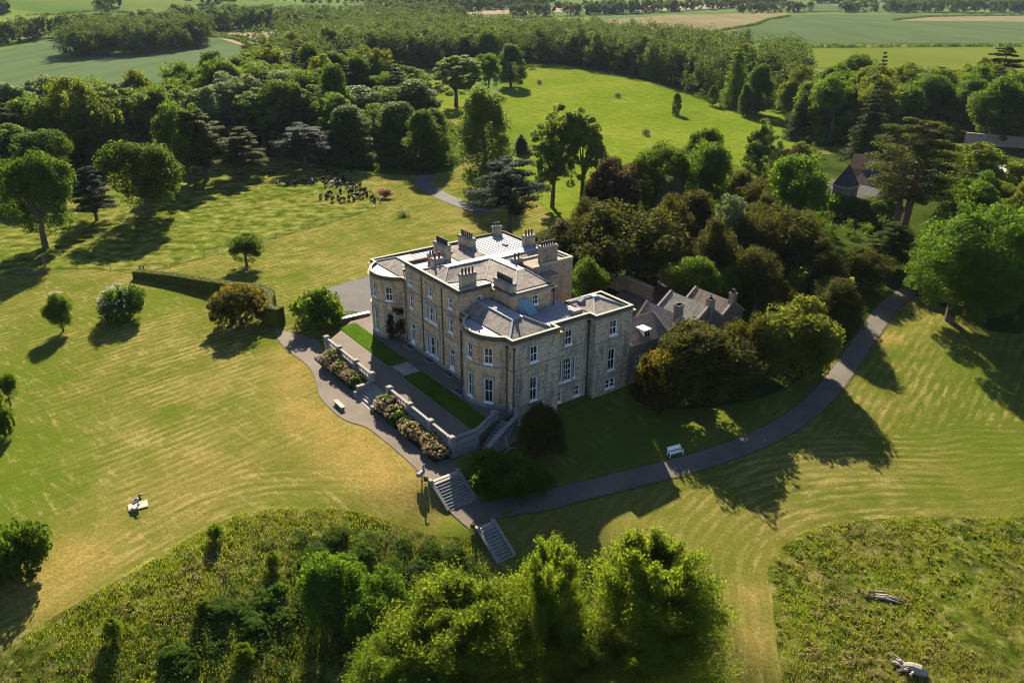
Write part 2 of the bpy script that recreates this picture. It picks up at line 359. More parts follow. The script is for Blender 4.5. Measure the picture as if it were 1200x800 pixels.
M['L_blue'] = mat_leaf('blue_cedar_needles', (0.008, 0.02, 0.014), (0.018, 0.037, 0.026), (0.04, 0.075, 0.035), 0.28, 0.2)
M['L_copper'] = mat_leaf('copper_leaves', (0.02, 0.018, 0.012), (0.055, 0.04, 0.022), (0.12, 0.06, 0.02), 0.26, 0.2)
M['L_larch'] = mat_leaf('feathery_leaves', (0.03, 0.06, 0.007), (0.125, 0.17, 0.018), (0.25, 0.34, 0.015), 0.44, 0.2)
M['L_hedge'] = mat_leaf('clipped_hedge', (0.035, 0.055, 0.008), (0.10, 0.12, 0.014), (0.14, 0.17, 0.02), 0.25, 0.1, 1.5)
M['L_grass'] = mat_leaf('grass_blades', (0.06, 0.09, 0.008), (0.27, 0.27, 0.032), (0.32, 0.38, 0.016), 0.45, 0.1, 0.11)
M['L_straw'] = mat_leaf('straw_blades', (0.16, 0.12, 0.045), (0.30, 0.23, 0.10), (0.3, 0.24, 0.08), 0.3, 0.1, 0.3)
M['L_nettle'] = mat_leaf('rank_weeds', (0.035, 0.065, 0.014), (0.085, 0.125, 0.03), (0.16, 0.24, 0.03), 0.35, 0.1, 0.4)
M['L_far'] = mat_leaf('far_wood_leaves', (0.015, 0.032, 0.008), (0.062, 0.092, 0.018), (0.11, 0.16, 0.02), 0.32, 0.0, 0.06)
M['F_pink'] = mat_leaf('faded_pink_blossom', (0.42, 0.27, 0.15), (0.66, 0.46, 0.28), (0.5, 0.34, 0.18), 0.3, 0.3, 2.0)
M['F_white'] = mat_leaf('cream_blossom', (0.42, 0.42, 0.30), (0.6, 0.6, 0.46), (0.5, 0.5, 0.35), 0.3, 0.2, 2.0)

# ------------------------------------------------------------------ terrain
TH = R_(-53.662)                       # house axes: u along the garden front, v along the end front
UU = np.array([math.cos(TH), math.sin(TH)]); VV = np.array([-math.sin(TH), math.cos(TH)])
O2 = np.array([0.0548, 81.757])
def uv2w(u, v): return O2[0] + UU[0] * u + VV[0] * v, O2[1] + UU[1] * u + VV[1] * v
def w2uv(x, y):
    dx, dy = x - O2[0], y - O2[1]; return UU[0] * dx + UU[1] * dy, VV[0] * dx + VV[1] * dy
def sstep(a, b, x):
    t = np.clip((x - a) / (b - a), 0, 1); return t * t * (3 - 2 * t)
def g_exact(x, y):
    u, v = w2uv(x, y)
    # front: terraced lawn dropping towards the camera
    hf = np.interp(u, [-400, -100, -40, 3.6, 4.9, 8.15, 12.3, 15.8, 30, 60, 110, 300], [-4, -2.3, -1.45, -1.36, -1.4, -3.1, -3.14, -4.95, -7.6, -10.5, -13.5, -20])
    hr = np.interp(u, [-400, -100, -40, -12, 0, 9, 13, 17, 30, 60, 110, 300], [-4, -3, -1.5, -1.4, -2.05, -3.1, -3.15, -3.5, -4.4, -6.4, -9.5, -17])
    # bank left of the steps begins further out
    hb = np.interp(u, [-400, -100, -40, 2.0, 7, 12, 16, 30, 60, 110, 300], [-4, -2.3, -1.5, -1.5, -2.3, -3.6, -5.1, -7.8, -10.5, -13.5, -20])
    w = sstep(-19.0, -14.6, v); h = hb * (1 - w) + hf * w
    w2 = sstep(-8.5, -1.0, v); h = h * (1 - w2) + hr * w2
    h = h + 0.12 * np.sin(x * 0.11 + 1.3) * np.sin(y * 0.13) * sstep(6, 18, np.abs(v + 5))
    far = sstep(230, 420, y); h = h * (1 - far) + (-4.0) * far
    h = h + 30 * np.exp(-(((x + 560) / 260) ** 2 + ((y - 1180) / 240) ** 2)) + 22 * sstep(1500, 3800, y)
    return h
xs = [0.0]; st = 1.5
while xs[-1] < 6500:
    if xs[-1] > 135: st *= 1.09
    xs.append(xs[-1] + st)
GX = np.array([-a for a in xs[:0:-1]] + xs)
ys = [22.0]; st = 1.5
while ys[-1] < 9000:
    if ys[-1] > 250: st *= 1.06
    ys.append(ys[-1] + st)
st = 2.0; lo = [22.0]
while lo[-1] > -400: lo.append(lo[-1] - st); st *= 1.3
GY = np.array(lo[:0:-1] + ys)
XX, YY = np.meshgrid(GX, GY); HH = g_exact(XX, YY)
def g(x, y):
    x = np.asarray(x, float); y = np.asarray(y, float)
    i = np.clip(np.searchsorted(GX, x) - 1, 0, len(GX) - 2); j = np.clip(np.searchsorted(GY, y) - 1, 0, len(GY) - 2)
    fx = (x - GX[i]) / (GX[i + 1] - GX[i]); fy = (y - GY[j]) / (GY[j + 1] - GY[j])
    a, b, c, d = HH[j, i], HH[j, i + 1], HH[j + 1, i + 1], HH[j + 1, i]
    lowt = a + fx * (b - a) + fy * (c - b); upt = a + fx * (c - d) + fy * (d - a)
    return np.where(fx >= fy, lowt, upt)
def ray(px, py):
    d = (px - 600.0) * cR - (py - 400.0) * cU + FPX * cF; return d
def hit(px, py, up=0.0, it=60):
    """ground point seen at that pixel of the photograph, or the point `up` metres above the ground"""
    d = ray(px, py); z = -2.0 + up; p = None
    for k in range(it):
        t = (z - CAM_H) / d[2]
        p = CAMP + t * d; z = z * 0.45 + 0.55 * (float(g(p[0], p[1])) + up)
    return p
def proj(p):
    q = np.asarray(p) - CAMP; z = q @ cF; return 600 + FPX * (q @ cR) / z, 400 - FPX * (q @ cU) / z, z

def inpoly(P, x, y):
    P = np.asarray(P); r = np.zeros(np.shape(x), bool); j = len(P) - 1
    for i in range(len(P)):
        xi, yi = P[i]; xj, yj = P[j]
        r ^= ((yi > y) != (yj > y)) & (x < (xj - xi) * (y - yi) / (yj - yi + 1e-12) + xi); j = i
    return r
def seg_dist(P, x, y, closed=True):
    P = np.asarray(P); best = np.full(np.shape(x), 1e9); K = len(P)
    for i in range(K if closed else K - 1):
        a, b = P[i], P[(i + 1) % K]; d = b - a; L = d @ d + 1e-12
        t = np.clip(((x - a[0]) * d[0] + (y - a[1]) * d[1]) / L, 0, 1)
        best = np.minimum(best, np.hypot(x - a[0] - t * d[0], y - a[1] - t * d[1]))
    return best
def smooth(pts, n=5, closed=False):
    P = [np.asarray(p, float) for p in pts]; K = len(P); out = []
    for i in range(K if closed else K - 1):
        p0 = P[i - 1] if (closed or i > 0) else P[0]; p1 = P[i]; p2 = P[(i + 1) % K]; p3 = P[(i + 2) % K] if (closed or i + 2 < K) else P[-1]
        for k in range(n):
            t = k / n; out.append(0.5 * (2 * p1 + (p2 - p0) * t + (2 * p0 - 5 * p1 + 4 * p2 - p3) * t * t + (3 * p1 - p0 - 3 * p2 + p3) * t ** 3))
    if not closed: out.append(P[-1])
    return out
def px2w(pts, n=4, closed=True):
    return [hit(p[0], p[1])[:2] for p in (smooth(pts, n, closed) if n > 1 else pts)]
def sheet(name, W, spacing, lift, mat, parent=None):
    W = [np.asarray(w, float) for w in W]; B = []
    for i in range(len(W)):
        a, b = W[i], W[(i + 1) % len(W)]; k = max(1, int(np.linalg.norm(b - a) / spacing))
        B += [a + (b - a) * t / k for t in range(k)]
    Bn = np.array(B); x0, y0 = Bn.min(0); x1, y1 = Bn.max(0)
    gx, gy = np.meshgrid(np.arange(x0, x1, spacing), np.arange(y0, y1, spacing)); gx = gx.ravel(); gy = gy.ravel()
    ok = inpoly(Bn, gx, gy); gx, gy = gx[ok], gy[ok]
    ok = seg_dist(Bn, gx, gy) > spacing * 0.4; gx, gy = gx[ok], gy[ok]
    verts = [Vector(b) for b in B] + [Vector((a, b)) for a, b in zip(gx, gy)]
    r = delaunay_2d_cdt(verts, [], [list(range(len(B)))], 1, 1e-5)
    V = np.array([(v.x, v.y) for v in r[0]]); F = [f for f in r[2] if len(f) == 3]
    Z = g(V[:, 0], V[:, 1]) + lift
    me = np_mesh(name, np.column_stack([V, Z]), np.array(F))
    me.materials.append(mat)
    if me.polygons and sum(p.normal.z for p in me.polygons) < 0: me.flip_normals()
    me.polygons.foreach_set("use_smooth", [True] * len(me.polygons))
    return structure(link(name, me, parent))
def ribbon(path_w, width):
    P = [np.asarray(p, float) for p in path_w]; Lf, Rt = [], []
    for i, p in enumerate(P):
        d = P[min(i + 1, len(P) - 1)] - P[max(i - 1, 0)]; d /= np.linalg.norm(d) + 1e-9; n = np.array([-d[1], d[0]]); w = width[i] if hasattr(width, '__len__') else width
        Lf.append(p + n * w / 2); Rt.append(p - n * w / 2)
    return Lf + Rt[::-1]
# ------------------------------------------------------------------ ground, lawns, roads, fields
PX_MEADOW_L = [(-60, 810), (40, 738), (100, 702), (160, 668), (220, 632), (265, 609), (300, 599), (350, 596), (400, 598), (440, 606), (470, 617), (500, 626), (528, 629), (546, 632), (560, 646), (576, 664), (592, 690), (630, 740), (680, 900), (300, 900), (-60, 900)]
PX_MEADOW_R = [(905, 700), (899, 672), (908, 652), (925, 635), (950, 622), (990, 612), (1050, 607), (1100, 606), (1160, 608), (1320, 618), (1320, 900), (945, 900), (918, 800), (908, 740)]
ML = px2w(PX_MEADOW_L, 4); MR = px2w(PX_MEADOW_R, 4)

def mat_lawn():
    t = NT('mown_lawn'); o = t.coord(); K = VEG
    sp = t.n("ShaderNodeSeparateXYZ"); t.l(o, sp.inputs[0])
    def att(nm):
        a = t.n("ShaderNodeAttribute"); a.attribute_name = nm; return a.outputs['Fac']
    def streak2(m, ka, kb, det=4):
        cv = t.n("ShaderNodeCombineXYZ"); t.l(t.math('MULTIPLY', m, ka), cv.inputs[0]); t.l(t.math('MULTIPLY', sp.outputs[0], kb), cv.inputs[1]); t.l(t.math('MULTIPLY', sp.outputs[1], kb), cv.inputs[2])
        return t.noise(cv.outputs[0], 1.0, det, 0.65)
    wob = t.noise(o, 0.09, 3, 0.5)
    def band(m, period):
        ph = t.math('ADD', t.math('MULTIPLY', m, 6.283 / period), t.math('MULTIPLY', wob, 1.0)); return t.math('MULTIPLY_ADD', t.math('SINE', ph), 0.5)
    mA, mB, mC, w, dry, lush_and_shade = att('mow_line'), att('mow_edge'), att('mow_cross'), att('mow_mix'), att('dry'), att('lush_and_shade')
    def sig(m, per): return t.math('ADD', t.math('MULTIPLY', streak2(m, 1.7, 0.3), 0.78), t.math('MULTIPLY', band(m, per), 0.12))
    s1 = t.mix(w, sig(mA, 1.25), sig(mB, 1.25)); sC = streak2(mC, 1.4, 0.34)
    brk = t.ramp(t.noise(o, 0.22, 4, 0.65), [(0.36, (0.3, 0.3, 0.3)), (0.58, (1, 1, 1))]); brk2 = t.ramp(t.noise(o, 0.045, 3, 0.6), [(0.35, (0.45, 0.45, 0.45)), (0.58, (1, 1, 1))])
    big = t.noise(o, 0.04, 6, 0.65)
    base = t.ramp(big, [(0.33, sc3((0.095, 0.135, 0.014), K)), (0.48, sc3((0.15, 0.155, 0.026), K)), (0.66, sc3((0.225, 0.195, 0.052), K))])
    base = t.mix(t.math('MULTIPLY', lush_and_shade, 0.7), base, sc3((0.085, 0.15, 0.010), K))
    hi = t.math('MULTIPLY', t.math('MULTIPLY', t.ramp(s1, [(0.45, (0, 0, 0)), (0.53, (0.9, 0.9, 0.9))]), brk), t.math('MULTIPLY', brk2, t.math('MULTIPLY_ADD', lush_and_shade, -0.8)))
    c = t.mix(hi, base, sc3((0.58, 0.44, 0.19), K))
    c = t.mix(t.math('MULTIPLY', t.math('MULTIPLY', t.ramp(sC, [(0.53, (0, 0, 0)), (0.68, (0.7, 0.7, 0.7))]), brk), att('cross_on')), c, sc3((0.42, 0.32, 0.14), K))
    c = t.mix(t.ramp(s1, [(0.26, (0.8, 0.8, 0.8)), (0.41, (0, 0, 0))]), c, sc3((0.075, 0.115, 0.012), K))
    pn = t.noise(o, 0.16, 6, 0.7)
    c = t.mix(t.ramp(pn, [(0.36, (0.7, 0.7, 0.7)), (0.5, (0, 0, 0))]), c, sc3((0.10, 0.14, 0.014), K))
    dn = t.math('MULTIPLY', dry, t.ramp(t.noise(o, 0.35, 6, 0.7), [(0.3, (0.35, 0.35, 0.35)), (0.62, (1, 1, 1))]))
    c = t.mix(dn, c, sc3((0.40, 0.27, 0.085), K))
    fn = t.noise(o, 3.4, 6, 0.85)
    c = t.mix(t.ramp(fn, [(0.36, (0.7, 0.7, 0.7)), (0.56, (0, 0, 0))]), c, sc3((0.07, 0.08, 0.010), K))
    fb_ = t.noise(o, 0.006, 4, 0.6); fc = t.ramp(fb_, [(0.35, sc3((0.08, 0.15, 0.035), K)), (0.5, sc3((0.12, 0.18, 0.045), K)), (0.65, sc3((0.17, 0.2, 0.07), K))])
    c = t.mix(att('near'), fc, c)
    t.bump(fn, 0.5, 0.1)
    return t.fin(c, 1.0, 0.0)

gm = np_mesh('ground', np.column_stack([XX.ravel(), YY.ravel(), HH.ravel()]),
             np.concatenate([(lambda a: np.stack([np.stack([a, a + 1, a + len(GX) + 1], 1), np.stack([a, a + len(GX) + 1, a + len(GX)], 1)], 1).reshape(-1, 3))(
                 (np.arange(len(GY) - 1)[:, None] * len(GX) + np.arange(len(GX) - 1)[None]).ravel())]))
gm.materials.append(mat_lawn())
gm.polygons.foreach_set("use_smooth", [True] * len(gm.polygons))
ground = structure(link('ground', gm))
gxf, gyf = XX.ravel(), YY.ravel()
near = (gyf < 330) & (np.abs(gxf) < 260)
def attr(nm, val):
    a = gm.attributes.new(nm, 'FLOAT', 'POINT'); full = np.zeros(len(gxf), np.float32); full[near] = val; a.data.foreach_set('value', full)
nx, ny = gxf[near], gyf[near]
uN, vN = w2uv(nx, ny)
def lin(pa, pb):
    a, b = hit(*pa)[:2], hit(*pb)[:2]; d = b - a; d /= np.linalg.norm(d); return nx * -d[1] + ny * d[0]
mL, mRr = lin((187, 434), (263, 409)), lin((990, 515), (1035, 450))
right = sstep(6, 12, uN) * sstep(-14, -8, vN)
back = (sstep(-45, -38, uN) * 0)
mow = np.where(right > 0.5, mRr, mL)
dL = seg_dist(ML, nx, ny); dR = seg_dist(MR, nx, ny)
attr('mow_line', mow); attr('mow_edge', np.where(right > 0.5, dR, dL)); attr('mow_cross', lin((230, 420), (262, 440))); attr('cross_on', 1 - right)
attr('mow_mix', np.where(right > 0.5, 1 - sstep(13, 20, dR), 1 - sstep(5, 11, dL)))
dry = np.zeros(len(nx))
for px, py, r, k in ((332, 412, 2.5, .9), (340, 432, 3, .9), (346, 452, 3.5, .9), (352, 474, 3.5, .9), (372, 488, 5, 1), (396, 510, 5, 1), (420, 525, 5, 1), (445, 545, 5, 1), (468, 562, 4.5, 1), (490, 585, 3.5, .9), (505, 598, 2.5, .7), (90, 655, 4, 1), (65, 690, 4, .8), (125, 610, 5, .35), (230, 560, 8, .3), (640, 610, 6, 0.3), (850, 610, 7, 0.3), (745, 640, 6, .4), (880, 700, 3, .6), (880, 760, 3, .5), (1030, 395, 2.5, .9)):
    c = hit(px, py); dry = np.maximum(dry, k * np.exp(-((nx - c[0]) ** 2 + (ny - c[1]) ** 2) / (r * r)))
attr('dry', dry)
lush_and_shade = np.zeros(len(nx))
for px, py, r, k in ((10, 440, 9, 1), (25, 520, 10, .9), (20, 590, 9, .9), (130, 368, 7, .7), (200, 348, 7, .8), (60, 370, 7, .6), (420, 597, 5, .7), (480, 608, 4, .8), (530, 615, 3, .8), (700, 520, 9, 1), (760, 500, 8, 1), (640, 560, 8, .9), (690, 610, 9, .6), (850, 470, 9, .8), (900, 450, 8, .8), (1150, 420, 9, .7), (1190, 560, 8, .4), (350, 590, 4, .5), (60, 330, 6, .5), (320, 480, 7, .5)):  # lush turf; spots right of the house paint its shaded lawn darker green
    c = hit(px, py); lush_and_shade = np.maximum(lush_and_shade, k * np.exp(-((nx - c[0]) ** 2 + (ny - c[1]) ** 2) / (r * r)))
attr('lush_and_shade', lush_and_shade); attr('near', np.ones(len(nx)))

def spx(name, pts, spacing, lift, mat, n=4): return sheet(name, px2w(pts, n), spacing, lift, mat)
def sfar(name, pts, spacing, lift, mat): return sheet(name, px2w(pts, 1), spacing, lift, mat)
# pastures
COWF = [(-70, 334), (0, 324), (50, 317), (90, 315), (130, 317), (163, 320), (200, 312), (240, 302), (300, 286), (345, 273), (380, 263), (420, 251), (440, 243), (446, 237), (441, 229), (428, 220), (410, 211), (396, 206)]
spx('pasture', COWF + [(420, 196), (470, 180), (440, 150), (330, 150), (250, 160), (180, 165), (100, 180), (40, 190), (-70, 200)], 2.0, 0.05, M['pasture'], 3)
spx('pasture', [(612, 77), (650, 76), (700, 84), (760, 96), (820, 113), (880, 124), (915, 132), (945, 150), (930, 180), (870, 200), (790, 215), (700, 235), (660, 262), (640, 245), (610, 215), (590, 170), (575, 130), (590, 100)], 4.0, 0.08, M['back_pasture'], 3)
spx('pasture', [(350, 103), (380, 94), (440, 86), (500, 83), (530, 88), (560, 100), (560, 125), (520, 140), (440, 125), (390, 120)], 4.0, 0.08, M['back_pasture'], 3)
# woodland floors
WL = [(-120, 262), (-120, 150), (60, 152), (140, 142), (230, 128), (300, 110), (350, 108), (420, 116), (480, 126), (530, 150), (545, 190), (505, 205), (440, 203), (330, 186), (285, 184), (230, 186), (190, 186), (130, 205), (60, 222), (20, 250)]
WB = [(330, 100), (380, 88), (440, 83), (520, 80), (570, 82), (612, 76), (650, 75), (700, 83), (760, 95), (820, 112), (880, 123), (915, 131), (940, 120), (935, 95), (890, 82), (800, 66), (700, 54), (600, 47), (500, 45), (400, 48), (340, 62), (290, 82)]
WR = [(915, 132), (935, 120), (1000, 112), (1100, 108), (1290, 108), (1290, 178), (1130, 170), (1060, 160), (1000, 172), (940, 172)]
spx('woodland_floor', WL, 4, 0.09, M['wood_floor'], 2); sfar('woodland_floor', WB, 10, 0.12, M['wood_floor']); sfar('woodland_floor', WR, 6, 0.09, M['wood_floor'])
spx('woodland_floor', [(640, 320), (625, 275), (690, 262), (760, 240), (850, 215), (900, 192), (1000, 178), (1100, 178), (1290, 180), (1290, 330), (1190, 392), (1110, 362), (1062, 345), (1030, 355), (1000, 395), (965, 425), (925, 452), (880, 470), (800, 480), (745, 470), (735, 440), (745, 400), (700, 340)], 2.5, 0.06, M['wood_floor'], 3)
# fields beyond
sfar('field', [(-300, 45), (0, 60), (60, 46), (130, 44), (245, 44), (330, 52), (300, 75), (230, 92), (150, 104), (60, 118), (-300, 140)], 14, 0.2, M['crop'])
sfar('field', [(244, 41), (332, 35), (345, 47), (322, 53), (296, 58), (270, 50)], 14, 0.4, M['stubble'])
sfar('field', [(640, 31), (700, 24), (790, 18), (930, 15), (925, 19), (858, 37), (790, 47), (700, 50)], 16, 0.3, M['tan'])
sfar('field', [(846, 37), (935, 17.5), (1500, 16), (1500, 50), (932, 52), (880, 50)], 16, 0.25, M['crop2'])
sfar('field', [(1048, 25), (1090, 20), (1500, 17.5), (1500, 28), (1200, 26.5)], 16, 0.5, M['tan'])
sfar('field', [(928, 56), (1500, 54), (1500, 88), (1200, 88), (1100, 90), (1000, 84), (935, 78)], 12, 0.3, M['ley2'])
sfar('field', [(500, 30), (560, 22), (700, 20), (700, 26), (640, 31), (560, 34)], 20, 0.3, M['ley'])
sfar('field', [(520, 15), (620, 10.5), (700, 9), (680, 14), (560, 18)], 30, 0.5, M['stubble'])
sfar('field', [(700, 12), (760, 8), (900, 5), (900, 8), (760, 14)], 30, 0.6, M['stubble'])
sfar('field', [(240, 13), (420, 9), (520, 10), (480, 16), (360, 18), (250, 18)], 30, 0.6, M['far'])
sfar('field', [(930, 14.5), (1080, 13), (1100, 8), (940, 7)], 30, 0.6, M['crop2'])
sfar('field', [(-300, 45), (-300, 12), (0, 6), (60, 3), (120, 5), (158, 18), (90, 27), (0, 30)], 30, 0.5, M['ley'])
sfar('field', [(160, 17), (240, 11), (480, 5), (760, 1.5), (1200, 1), (1500, 2), (1500, 16), (1080, 11), (930, 13), (700, 22), (560, 22), (420, 24), (250, 24)], 40, 0.15, M['far'])
# rank meadows
sheet('meadow', ML, 1.6, 0.06, M['meadow']); sheet('meadow', MR, 1.6, 0.06, M['meadow'])
# roads and paths
DRIVE = smooth([hit(*p)[:2] for p in ((541, 612), (566, 601), (600, 592), (660, 580), (720, 566), (780, 551), (830, 537), (880, 519), (920, 499), (955, 473), (984, 440), (1007, 407), (1026, 380), (1044, 357), (1075, 335), (1110, 318))], 5)
dw = np.random.default_rng(3)
def rough_ribbon(P, w, amp): 
    P = smooth(P, 3); k = len(P); ph = dw.random(4) * 6; wv = [w + amp * (math.sin(i * .9 + ph[0]) + math.sin(i * 1.7 + ph[1]) * .7 + dw.normal() * .5) for i in range(k)]; return ribbon(P, wv)
sheet('drive_verge', rough_ribbon(DRIVE, 3.3, .1), 0.9, 0.055, M['verge'])
sheet('drive', rough_ribbon(DRIVE, 2.8, .06), 0.9, 0.075, M['drive'])
sheet('drive', ribbon(smooth([hit(*p)[:2] for p in ((572, 250), (552, 243), (530, 235), (508, 224), (497, 214), (503, 204), (522, 194), (545, 186))], 5), 4.4), 1.2, 0.07, M['forecourt'])
LU = lambda u, v: np.array(uv2w(u, v))
px_outer = [(322, 385), (326, 398), (338, 411), (360, 428), (370, 445), (374, 463), (388, 480), (406, 493), (430, 501), (452, 518), (478, 540), (494, 556), (502, 564)]
gp = px2w(px_outer, 4, False) + [LU(4.85, -14.05), LU(4.85, -10.6), LU(2.2, -9.9), LU(-31, -9.9), LU(-36, -9.0)]
sheet('gravel_path', gp, 0.9, 0.06, M['gravel_path'])
sheet('gravel_path', [LU(8.1, -14.0), LU(8.1, -10.4), LU(12.4, -10.9), LU(12.4, -13.3), LU(11.0, -13.9)], 0.6, 0.085, M['gravel_path'])
spx('forecourt', [(372, 343), (390, 336), (432, 324), (470, 330), (470, 372), (432, 385), (405, 380), (398, 372), (384, 362)], 1.0, 0.07, M['forecourt'], 1)
spx('path', [(768, 345), (772, 320), (782, 292), (800, 270), (818, 272), (806, 300), (800, 330), (800, 350)], 1.5, 0.1, M['drive'], 1)
spx('courtyard', [(722, 345), (742, 338), (790, 342), (775, 372), (740, 384), (725, 370)], 1.5, 0.1, M['gravel_path'], 1)
# terrace
ter = MB(); ter.prism([(-31, -9.7), (2.0, -9.7), (2.0, -6.2), (0.4, -2.4), (0.4, 0.6), (-36, 0.6), (-36, -3.4), (-33, -7)], -3.2, 0.0)
HOUSE_LOC = (O2[0], O2[1], 0.0)
def hobj(o): o.location = HOUSE_LOC; o.rotation_euler = (0, 0, TH); return o
structure(hobj(ter.build('terrace', M['gravel_path'])))
for a, b in ((-35.2, -19.3), (-15.6, 0.6)):
    sm = MB(); e = 0.0 if a > -30 else 0.6
    sm.prism([(a + e, -5.9), (b - 0.3, -5.9), (b - 0.3, -3.1), (a, -3.1)], 0.002, 0.07); structure(hobj(sm.build('lawn_strip', M['strip'])))
fl = MB(); fl.prism([(-19.0, -5.6), (-15.9, -5.6), (-15.9, -3.3), (-19.0, -3.3)], 0.002, 0.03); structure(hobj(fl.build('flagstone_paving', M['flags'])))
fb = MB()
for a, b in ((-30.0, -18.6), (-12.6, 2.0)): fb.prism([(a, -11.9), (b, -11.9), (b, -10.0), (a, -10.0)], -1.5, -1.2)
structure(hobj(fb.build('flower_bed', M['soil'])))
# ------------------------------------------------------------------ the mansion
house = hobj(empty('country_house', label="large sandstone country house with two bow fronts and many chimneys above the terrace", cat="mansion"))
def arc(cu, angs, r=4.63, cv=2.33): return [(cu + r * math.sin(R_(a)), cv - r * math.cos(R_(a))) for a in angs]
ANG = [-59.8, -51, -42.3, -27.7, -21, -14, -7.3, 7.3, 14, 21, 27.7, 42.3, 51, 59.8]
def bow_path(cu): return arc(cu, ANG)
WINDOWS = []   # (p0, e, a0, a1, z0, z1, style)
def wall_run(mb, path, z0, z1, holes):
    """holes: dict segment -> list of (a0,a1,z0,z1,style) ; collects the windows too"""
    for i in range(len(path) - 1):
        hs = holes.get(i, [])
        mb.panel(path[i], path[i + 1], z0, z1, [h[:4] for h in hs])
        p0 = np.asarray(path[i], float); e = np.asarray(path[i + 1], float) - p0; e /= np.linalg.norm(e)
        for h in hs: WINDOWS.append((p0, e, *h))
def seglen(p, i): return math.hypot(p[i + 1][0] - p[i][0], p[i + 1][1] - p[i][1])
GFW, FFW, ATW = (0.62, 3.75), (5.72, 7.8), (9.0, 10.35)

def wing(cu, left):
    bw = bow_path(cu)
    if left: path = [(-35.0, 17.0), (-35.0, 0.0)] + bw + [(-24.2, 0.0)]; off = 2
    else: path = [(-10.9, 0.0)] + bw + [(0.0, 0.0), (0.0, 6.9), (-1.2, 6.9), (-1.2, 12.65), (0.0, 12.65), (0.0, 18.8), (-6.0, 18.8), (-6.0, 12.7)]; off = 1
    holes = {}
    for k, nm in ((2, 'a'), (6, 'b'), (10, 'c')):
        i = off + k; L = seglen(path, i); m = L / 2; w = 0.54
        holes[i] = [(m - w, m + w, *GFW, 'sash'), (m - w, m + w, *FFW, 'sash')]
    if left: holes[0] = [(a - .55, a + .55, *z, 'sash') for a in (3.2, 8.6, 13.8) for z in (GFW, FFW)]
    else:
        b = off + len(bw)         # segment of the end front
        holes[b] = [(2.6, 3.7, 0.68, 3.85, 'sash'), (2.6, 3.7, 5.8, 7.9, 'sash')]
        holes[b + 2] = [(1.95, 3.05, 5.85, 7.9, 'sash'), (1.2, 1.62, 1.0, 4.05, 'side'), (1.84, 3.1, 0.9, 4.12, 'tall'), (3.34, 3.76, 1.0, 4.05, 'side'), (0.85, 1.6, -1.7, -0.15, 'small'), (3.68, 4.6, -1.7, -0.15, 'small')]
        holes[b + 4] = [(2.4, 3.6, 6.0, 8.05, 'sash'), (2.4, 3.6, 1.08, 4.1, 'sash'), (2.15, 3.85, -1.5, -0.15, 'twin')]
    if left: mb = MB(); wall_run(mb, path, -3.2, 8.5, holes); mb.build('wall', M['wall'], house)
    else:
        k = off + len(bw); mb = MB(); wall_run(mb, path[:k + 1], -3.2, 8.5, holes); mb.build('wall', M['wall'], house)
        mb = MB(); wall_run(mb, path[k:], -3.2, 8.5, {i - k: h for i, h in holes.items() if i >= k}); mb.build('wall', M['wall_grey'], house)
    c = MB(); c.sweep(path, [(-0.25, 8.45), (0.06, 8.45), (0.34, 8.68), (0.34, 8.76), (0.05, 8.8), (-0.25, 8.8)]); c.build('cornice', M['wall'], house)
    c = MB(); c.sweep(path, [(-0.26, 8.2), (0.03, 8.2 + 0.6), (0.03, 9.3), (-0.26, 9.3)]); c.build('parapet', M['dark_stone'], house)
    c = MB(); c.sweep(path, [(-0.3, 9.3), (0.07, 9.3), (0.07, 9.36), (-0.3, 9.36)]); c.build('parapet_coping', M['coping'], house)
    c = MB(); c.sweep(path, [(-0.05, 5.38), (0.07, 5.38), (0.09, 5.52), (0.0, 5.56), (-0.05, 5.56)])
    c.sweep(path, [(-0.05, 0.3), (0.05, 0.3), (0.05, 0.44), (-0.05, 0.44)]); c.build('string_course', M['plinth'], house)
    c = MB(); c.sweep(path, [(-0.05, -3.2), (0.14, -3.2), (0.14, 0.1), (0.02, 0.2), (-0.05, 0.2)] if left else [(-0.05, -3.2), (0.14, -3.2), (0.14, -0.02), (0.02, 0.05), (-0.05, 0.05)])
    if left: c.build('plinth', M['plinth'], house)
    else:
        c2 = MB(); c2.sweep(path[:off + len(bw) + 1], [(-0.05, -1), (0.14, -1), (0.14, 0.3), (0.02, 0.4), (-0.05, 0.4)]); c2.build('plinth', M['plinth'], house)
    # hood moulds over the ground-floor windows
    for i, hs in holes.items():
        p0 = np.asarray(path[i], float); e = np.asarray(path[i + 1], float) - p0; e /= np.linalg.norm(e); nrm = np.array([e[1], -e[0]])
        for a0, a1, b0, b1, stl in hs:
            if b0 <= -1: continue
            h = MB()
            if stl in ('sash',) and b0 < 2 and b0 > 0:
                m = p0 + e * (a0 + a1) / 2 + nrm * 0.1; h.obox((m[0], m[1], b1 + 0.42), (*(e * ((a1 - a0) / 2 + 0.28)), 0), (*(nrm * 0.14), 0), (0, 0, 0.07))
            hm_ = p0 + e * (a0 + a1) / 2 + nrm * 0.02; h.obox((hm_[0], hm_[1], b1 + 0.09), (*(e * ((a1 - a0) / 2 + 0.16)), 0), (*(nrm * 0.031), 0), (0, 0, 0.09))
            # raised surround
            if b0 > -1:
                for aa in (a0 - 0.08, a1 + 0.08):
                    m = p0 + e * aa + nrm * 0.02; h.obox((m[0], m[1], (b0 + b1) / 2), (*(e * 0.08), 0), (*(nrm * 0.03), 0), (0, 0, (b1 - b0) / 2))
            h.build('window_surround', M['coping'], house)
wing(-5.4, False); wing(-29.6, True)

